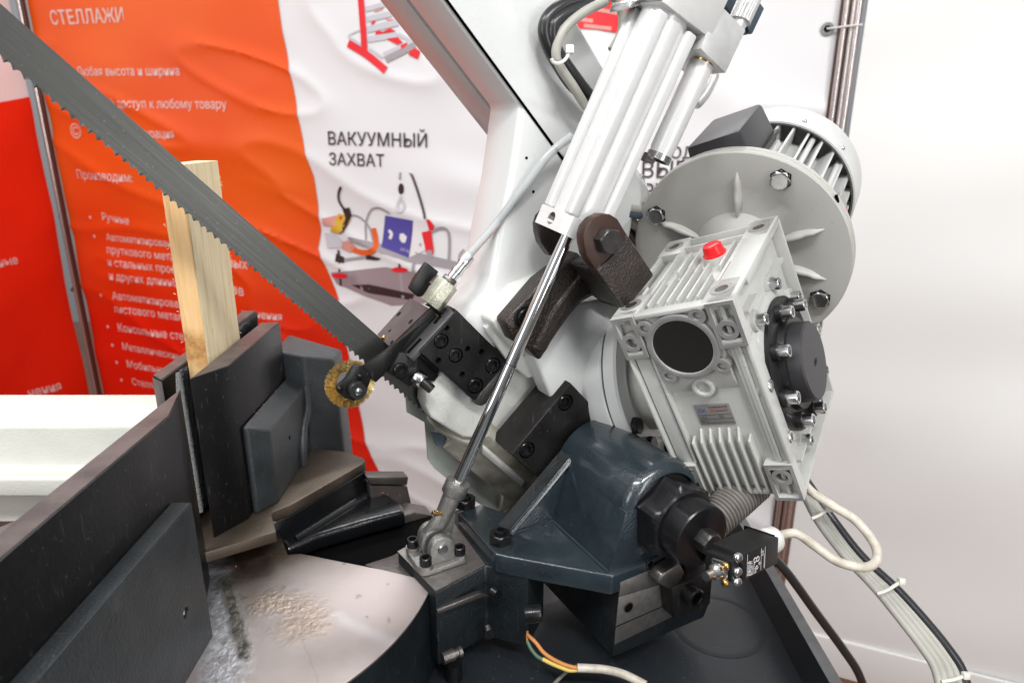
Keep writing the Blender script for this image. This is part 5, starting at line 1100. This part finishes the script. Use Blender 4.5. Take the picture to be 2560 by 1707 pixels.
# black hinge block between the housing and the arm
hb_ = Thing('hinge_block', 'black machined hinge block with two recessed screws beside the teal housing', 'hinge block')
SH = -.577
q4 = [hit(p, PN(SH)) for p in b4((495, 330), (885, -5), (1030, 160), (665, 470))]
e_1 = [p.dot(E1) for p in q4]; e_2 = [p.dot(E2) for p in q4]
A1 = (e_1[0] + e_1[1]) / 2; A2 = A1 - .14; B1, B2 = (e_2[0] + e_2[3]) / 2, e_2[1] + .004
hp4 = [SP(A1, B1, SH), SP(A1, B2, SH), SP(A2, B2, SH), SP(A2, B1, SH)]
hs_ = [(hit(b4(p)[0], PN(SH)), .0098, .006) for p in ((840, 62), (617, 335))]
hb_.add('block', bevel_outer(holed(hp4, -N * .046, hs_, .006), hp4, .0008), 'black_oxide', sharp=30)
for c, r_, d_ in hs_: hb_.inst('bolt', m_cap(r_ * .88, d_ * .95, 'black_bolt'), place(c - N * d_, N, .8))

# ================================================================== base casting under clevis and housing
bs = Thing('base_casting', 'dark teal cast base block carrying rod clevis and pivot housing', 'base casting')
tz = on(b3((125, 735), (480, 1112), (950, 862), (1010, 880), (1250, 935), (1350, 960), (1500, 700), (1100, 380), (680, 330), (560, 430)), PZ(ZB))
bs.add('body', prism([p - Z * .0012 for p in tz[:5] + [tz[5]] + tz[6:]], -Z * .088), 'teal_matte', bevel=.002)
bs.add('top_pad', prism(on(b3((125, 737), (485, 1106), (946, 862), (650, 470)), PZ(ZB)), -Z * .0011), 'machined')
bs.add('column', prism(on(b3((480, 1125), (930, 890), (1000, 1000), (1000, 1400), (500, 1540)), PN(-.50)), -N * .05), 'teal_matte', bevel=.003) if 0 else None
bs.add('ridge', prism(on(b3((495, 1285), (900, 1125), (960, 1140), (1000, 1160), (930, 1165), (500, 1330)), PP(N, tz[1] + N * .0012)), -N * .006), 'steel_dark', bevel=.001)
for p, a in (((1010, 1110), H), ((970, 1460), -H)):
    c = hit(b3(p)[0], PP(N, tz[1] + N * .001)); bs.add('set_screw', lathe(c, (N + a * .3).normalized(), sum([[(.0000 + i * .0016, .0052), (.0008 + i * .0016, .0058)] for i in range(6)], []), 20), 'black_bolt')
c = un(*b3((1395, 1320))[0], .66); bs.add('pin', lathe(c - X * .008, X + Z * .1, [(0, .0090), (.014, .0090), (.016, .008)], 28), 'black_bolt')
# foot below the turntable edge with a steel stud
c = hit(k7((920, 525))[0], PN(-.50)); bs.add('stud', lathe(c - H * .004, H, [(-.008, .006), (.004, .006), (.0045, .0045), (.008, .0045), (.0085, .0055), (.012, .0055)], 20), 'steel_dark')
bs.add('leg', lathe(un(*k7((915, 600))[0], .70), -Z, [(0, .009), (.12, .009)], 20), 'black_bolt')

# ================================================================== coolant tray
tr = Thing('drip_tray', 'dark blue grey sheet metal drip tray under the pivot housing', 'tray')
ZY = -.545
e_a, e_b = on(px((1926, 1447), (2073, 1707)), PZ(ZY + .045)); ed = (e_b - e_a).normalized(); en = V((ed.y, -ed.x, 0)); en = en if en.x > 0 else -en
ea_ = e_a - ed * .35; eb_ = e_b + ed * .4
def tzp(p, z): return V((p.x, p.y, z))
tr.add('floor', prism([tzp(ea_, ZY), tzp(eb_, ZY), V((-.6, .1, ZY)), V((-.6, .74, ZY)), V((-.05, .80, ZY))], -Z * .003), 'teal_sheet')
tr.add('rim', prism([tzp(ea_, ZY), tzp(eb_, ZY), tzp(eb_, ZY + .045), tzp(ea_, ZY + .045)], en * .0015), 'teal_sheet')
tr.add('rim_lip', prism([tzp(ea_, ZY + .045), tzp(eb_, ZY + .045), tzp(eb_, ZY + .045) + en * .012, tzp(ea_, ZY + .045) + en * .012], Z * .0015), 'black_sheen')
mat('tray_stain', (.012, .014, .017), .5)
sc_ = hit(b5((700, 1130))[0], PZ(ZY + .0004)); 
u_, v_ = X, Y; bm = bmesh.new(); L1 = []; L2 = []
for k in range(64):
    t = 2 * math.pi * k / 64; d = X * math.cos(t) + Y * math.sin(t); L1.append(bm.verts.new(sc_ + d * .046)); L2.append(bm.verts.new(sc_ + d * .052))
for k in range(64): bm.faces.new((L1[k], L1[(k + 1) % 64], L2[(k + 1) % 64], L2[k]))
tr.add('ring_stain', bm, 'tray_stain', smooth=False)
mb = Thing('cabinet', 'dark cabinet below the drip tray', 'cabinet')
mb.add('box', box(V((-.55, .15, -1.4)), X * .75, Y * .58, Z * (1.4 + ZY - .006)), 'teal_matte')

# ================================================================== cream frame beam behind the fence
fb = Thing('frame_beam', 'cream painted folded steel beam behind the long black fence', 'beam')
yz = [(.86, -.348), (.776, -.348), (.770, -.356), (.770, -.408), (.764, -.411), (.748, -.411), (.745, -.414), (.745, -.436), (.86, -.436)]
fb.add('beam', prism([V((-1.2, y, z)) for y, z in yz], X * .835), 'cream_paint', bevel=.002)
fb.add('foot', box(V((-1.2, .79, -.50)), X * .62, Y * .06, Z * .063), 'cream_paint')
lt_ = Thing('side_table', 'worn tan steel table corner at the far left below the cream beam', 'table')
lt_.add('top', prism(on(px((-200, 1400), (110, 1270), (240, 1225), (420, 1250), (200, 1700), (-200, 1800)), PZ(-.455)), -Z * .03), 'table_steel', bevel=.001)

# ================================================================== limit switch, conduit, cables
ls_ = Thing('limit_switch', 'black plastic limit switch with white cable gland beside the pivot cap', 'limit switch')
dS = .585
f4 = [un(*p, d_) for p, d_ in zip(b5((885, 610), (1150, 475), (1125, 695), (850, 830)), (.565, .60, .60, .565))]
fu = ((f4[1] - f4[0]) + (f4[2] - f4[3])).normalized(); fv0 = ((f4[3] - f4[0]) + (f4[2] - f4[1])).normalized(); fn_ = fu.cross(fv0).normalized(); fv = fn_.cross(fu).normalized()
if fn_.dot(f4[0]) > 0: fn_ = -fn_
fo = f4[0]; lu = (f4[1] - f4[0]).dot(fu); lv = (f4[3] - f4[0]).dot(fv)
def LSP(u, v, n=0.): return fo + fu * u + fv * v + fn_ * n
ls_.add('body', box(LSP(0, 0, 0), fu * lu, fv * lv, -fn_ * .030), 'plastic_black', bevel=.0012)
ls_.add('cover_line', box(LSP(lu * .985, -.0004, -.004), fu * .0012, fv * (lv + .0008), -fn_ * .03), 'hole_black')
ls_.add('head', box(LSP(-.012, lv * .12, -.002), fu * .0122, fv * lv * .78, -fn_ * .026), 'plastic_black', bevel=.001)
for v_ in (.05, .55, .92):
    ls_.inst('screw', m_pan(.0042, .0035, 'zinc'), place(LSP(-.006, lv * v_, -.0015), (fn_ - fu * .3).normalized()))
ls_.add('plunger_guide', lathe(LSP(-.014, lv * .55, -.012), -fu, [(-.004, .007), (.008, .0065), (.010, .004), (.02, .004)], 24), 'zinc')
ls_.add('lever_bracket', box(LSP(-.018, lv * .18, -.004), fu * .004, fv * lv * .7, -fn_ * .014), 'zinc', bevel=.0006)
for v_ in (.25, .85): ls_.inst('screw', m_pan(.0034, .003, 'brass'), place(LSP(-.018, lv * v_, -.004), -fu))
mA = LSP(lu * .35, lv * .5, -.029); mB = un(1720, 1400, .71); md = (mB - mA); mw_ = md.cross(fn_).normalized() * .008
ls_.add('mounting_strap', prism([mA - mw_, mA + mw_, mB + mw_, mB - mw_], -fn_ * .003), 'steel_dark')
gl_o = LSP(lu, lv * .42, -.014)
ls_.add('gland', lathe(gl_o, fu, [(0, .0105), (.003, .0105), (.0035, .0095), (.006, .0120), (.014, .0120), (.0165, .0105), (.018, .0075)], 40), 'plastic_white')
def ltxt(s, u, v, w, m='print_white', rot=True): ls_.add('lettering', text_bm(s, lambda x, y: LSP(u + y * .95, v - x, .0003), .01, width=w), m, smooth=False)
for s, u, v, w in (('ERSCE', .0075, lv * .86, .0125), ('E100-00-BI', .0105, lv * .90, .0125), ('IEC 947-5-1', .0125, lv * .90, .0125), ('Ui 500V', .0145, lv * .90, .008), ('AC15 A300', .0165, lv * .90, .0105), ('IP66', .0185, lv * .90, .005), ('CE', .0285, lv * .38, .0045), ('MADE IN ITALY', .0320, lv * .85, .0125)): ltxt(s, u, v, w)
for u, v, s_ in ((.0185, lv * .42, .0055), (.0225, lv * .42, .0055), (.0215, lv * .72, .004), (.0255, lv * .62, .003)): ls_.add('mark', ring(LSP(u, v, 0), fn_, s_ * .32, s_ * .42, .0001, .0004, 16), 'print_white')
for (u0, v0, u1, v1) in ((.0065, lv * .08, .0067, lv * .9), (.0275, lv * .1, .0277, lv * .9), (.0335, lv * .1, .0337, lv * .9)): ls_.add('mark', box(LSP(u0, v0, .0002), fu * (u1 - u0), fv * (v1 - v0), fn_ * .0002), 'print_white')
def cable(name, label, cat, pts, r, m, group=None, seg=14):
    t = Thing(name, label, cat, group); t.add('cable', tube([un(x, y, d) for x, y, d in pts], r, seg), m); return t
def c8(*p): return [(*b8((x, y))[0], d) for x, y, d in p]
ge = gl_o + fu * .016; gd_ = ge.dot(FW)
t = Thing('switch_cable', 'dirty white cable looping from the limit switch up to the reducer', 'cable')
t.add('cable', tube([ge, ge + fu * .01] + [un(x, y, d) for x, y, d in c8((60, 835, gd_ * 1.0), (150, 895, .62), (270, 975, .61), (400, 1000, .61), (455, 960, .615), (440, 880, .62), (350, 770, .63), (240, 700, .64), (140, 635, .65), (100, 590, .66))], .0042, 16), 'cable_white')
for i, (dx, lab, m, r) in enumerate(((0, 'leftmost grey cable of the bundle hanging below the reducer', 'cable_grey', .0036), (24, 'second grey cable from the left in the hanging bundle', 'cable_grey', .0038), (50, 'third grey cable from the left in the hanging bundle', 'cable_grey', .0042), (76, 'pale grey cable right beside the black one in the hanging bundle', 'cable_grey', .0036), (100, 'black ribbed cable on the right side of the hanging bundle', 'cable_black', .0050))):
    pts = c8((60 + dx * .35, 560, .70), (100 + dx * .55, 650, .68), (170 + dx * .75, 780, .665), (300 + dx * .8, 950, .655), (450 + dx, 1110, .645), (580 + dx * 1.15, 1270, .635), (680 + dx * 1.2, 1400, .625), (740 + dx * 1.25, 1500, .62), (775 + dx * 1.3, 1640, .61))
    cable('bundle_cable', lab, 'cable', pts, r, m, 'cables in the hanging bundle')
for lab, (a, b_, c_), d_ in (('upper pale tie around the hanging cable bundle', ((135, 762), (175, 745), (215, 715)), .652), ('middle pale tie around the hanging cable bundle', ((455, 1130), (510, 1110), (575, 1068)), .625), ('lowest pale tie around the hanging cable bundle at the frame edge', ((770, 1560), (830, 1550), (890, 1530)), .60)):
    t = Thing('cable_tie', lab, 'cable tie', 'ties on the cable bundle'); t.add('strap', tube([un(*b8(p)[0], d_) for p in (a, b_, c_)], .0016, 8), 'tie'); e_ = un(*b8(c_)[0], d_); t.add('lock', cbox(e_, RT, UP, FW, .006, .006, .005), 'tie', bevel=.001)
cable('power_cable', 'thin black cable running down behind the drip tray to the floor', 'cable', [(1935, 1395, .86), (1975, 1440, .87), (2040, 1530, .9), (2110, 1625, .93), (2150, 1690, .95), (2175, 1780, 1.0)], .0058, 'cable_black')
# corrugated conduit
cg = Thing('corrugated_conduit', 'ribbed brown grey conduit behind the pivot cap', 'conduit')
A_, B_ = un(1735, 1340, .66), un(1890, 1205, .70); d_ = (B_ - A_); L_c = d_.length; prof = []
nr_ = 22
for i in range(nr_):
    t = i / nr_ * L_c; w = L_c / nr_; prof += [(t, .0165), (t + w * .25, .0188), (t + w * .6, .0188), (t + w * .85, .0165)]
cg.add('tube', lathe(A_, d_, prof, 40), 'hose_grey', sharp=50)
# loose cut cable with bare wires on the tray
lc = Thing('cut_cable', 'cut white cable end with bare orange, yellow and green wires on the tray', 'cable')
def k7d(*p): return [un(*k7((x, y))[0], d) for x, y, d in p]
lc.add('sheath', tube(k7d((2130, 660, .68), (2250, 665, .68), (2420, 680, .68), (2600, 730, .67), (2800, 830, .66)), .0042, 14), 'cable_white')
lc.add('wire', tube(k7d((1640, 335, .70), (1720, 410, .695), (1800, 510, .69), (1900, 580, .685), (2020, 635, .68), (2140, 665, .68)), .0021, 10), 'copper', label='orange insulated wire')
lc.add('wire', tube(k7d((1640, 400, .70), (1680, 480, .695), (1740, 550, .69), (1800, 580, .688)), .0020, 10), 'wire_green', label='green end of the earth wire')
lc.add('wire', tube(k7d((1790, 575, .688), (1880, 620, .685), (1990, 665, .68), (2060, 685, .68), (2140, 680, .68)), .0021, 10), 'wire_yellow', label='yellow end of the earth wire')
lc.add('strand', tube(k7d((1642, 300, .70), (1636, 350, .70), (1640, 400, .70)), .0012, 8), 'copper')
cable('loose_wire', 'thin brown and grey wire hanging beside the cut cable at the bottom edge', 'cable', [(*k7((2120, 650))[0], .69), (*k7((2060, 670))[0], .70), (*k7((1980, 740))[0], .70), (*k7((1890, 830))[0], .69)], .0019, 'hose_grey')
# hoses in the upper middle
def hz(name, lab, pts, s, r, m): 
    t = Thing(name, lab, 'hose', 'hoses behind the cylinder'); t.add('hose', tube([hit(p, PN(q)) for p, q in zip(pts, s if isinstance(s, (list, tuple)) else [s] * len(pts))], r, 16), m)
hz('hydraulic_hose', 'black hose curling over the top behind the hydraulic cylinder', r3((560, -20), (420, 0), (280, 40), (190, 110), (160, 200), (190, 310), (250, 420), (330, 540), (430, 640), (480, 720)), [-.60] * 10, .0066, 'cable_black')
hz('hydraulic_hose', 'second black hose nested inside the outer curl behind the cylinder', r3((560, 0), (440, 40), (310, 90), (230, 150), (215, 230), (245, 330), (310, 430), (390, 540), (470, 640)), [-.595] * 9, .0056, 'cable_black')
hz('signal_hose', 'grey cable curling inside the two black hoses', r3((560, 10), (420, 80), (310, 170), (255, 260), (235, 360), (270, 450), (350, 570), (430, 700)), [-.59] * 8, .0046, 'cable_grey')
hz('signal_hose', 'pale printed cable dropping behind the left side of the cylinder head', r3((600, -30), (640, 20), (670, 110), (660, 220), (600, 330)), [-.60] * 5, .0046, 'cable_grey')
hz('upper_hose', 'short black hose behind the arm cover at the very top', r2((1630, -40), (1660, 30), (1700, 120), (1720, 200)), [-.66] * 4, .0052, 'cable_black')
t = Thing('cable_tie', 'white cable tie around the curled hoses beside the cylinder', 'cable tie'); t.add('strap', tube(on(r3((205, 385), (220, 410), (260, 415), (300, 385), (320, 345)), PN(-.578)), .0017, 8), 'plastic_white'); t.add('lock', cbox(hit(r3((325, 325))[0], PN(-.578)), RT, UP, FW, .0075, .008, .005), 'plastic_white', bevel=.001)
# hoses between cylinder and flange
for lab, p, s_, r, m in (('blue white hose between cylinder and motor flange', ((700, 120), (760, 300), (840, 540)), -.64, .0055, 'hose_clear'), ('upper grey hose bend between cylinder and motor flange', ((560, 600), (700, 620), (860, 570)), -.62, .0052, 'cable_grey'), ('lower blue grey hose bend between cylinder and motor flange', ((540, 690), (680, 710), (840, 650)), -.62, .0052, 'plastic_blue'), ('dark grey hose crossing low between cylinder and motor flange', ((500, 780), (640, 850), (780, 960)), -.63, .006, 'hose_grey'), ('black hose lowest between bracket and motor flange', ((520, 860), (640, 1010), (760, 1180)), -.645, .008, 'cable_black')):
    hz('pipe_hose', lab, Q(1480, 420, .1658)(*p), s_, r, m)
for t in Thing.ALL: t.build()
bpy.context.view_layer.update()
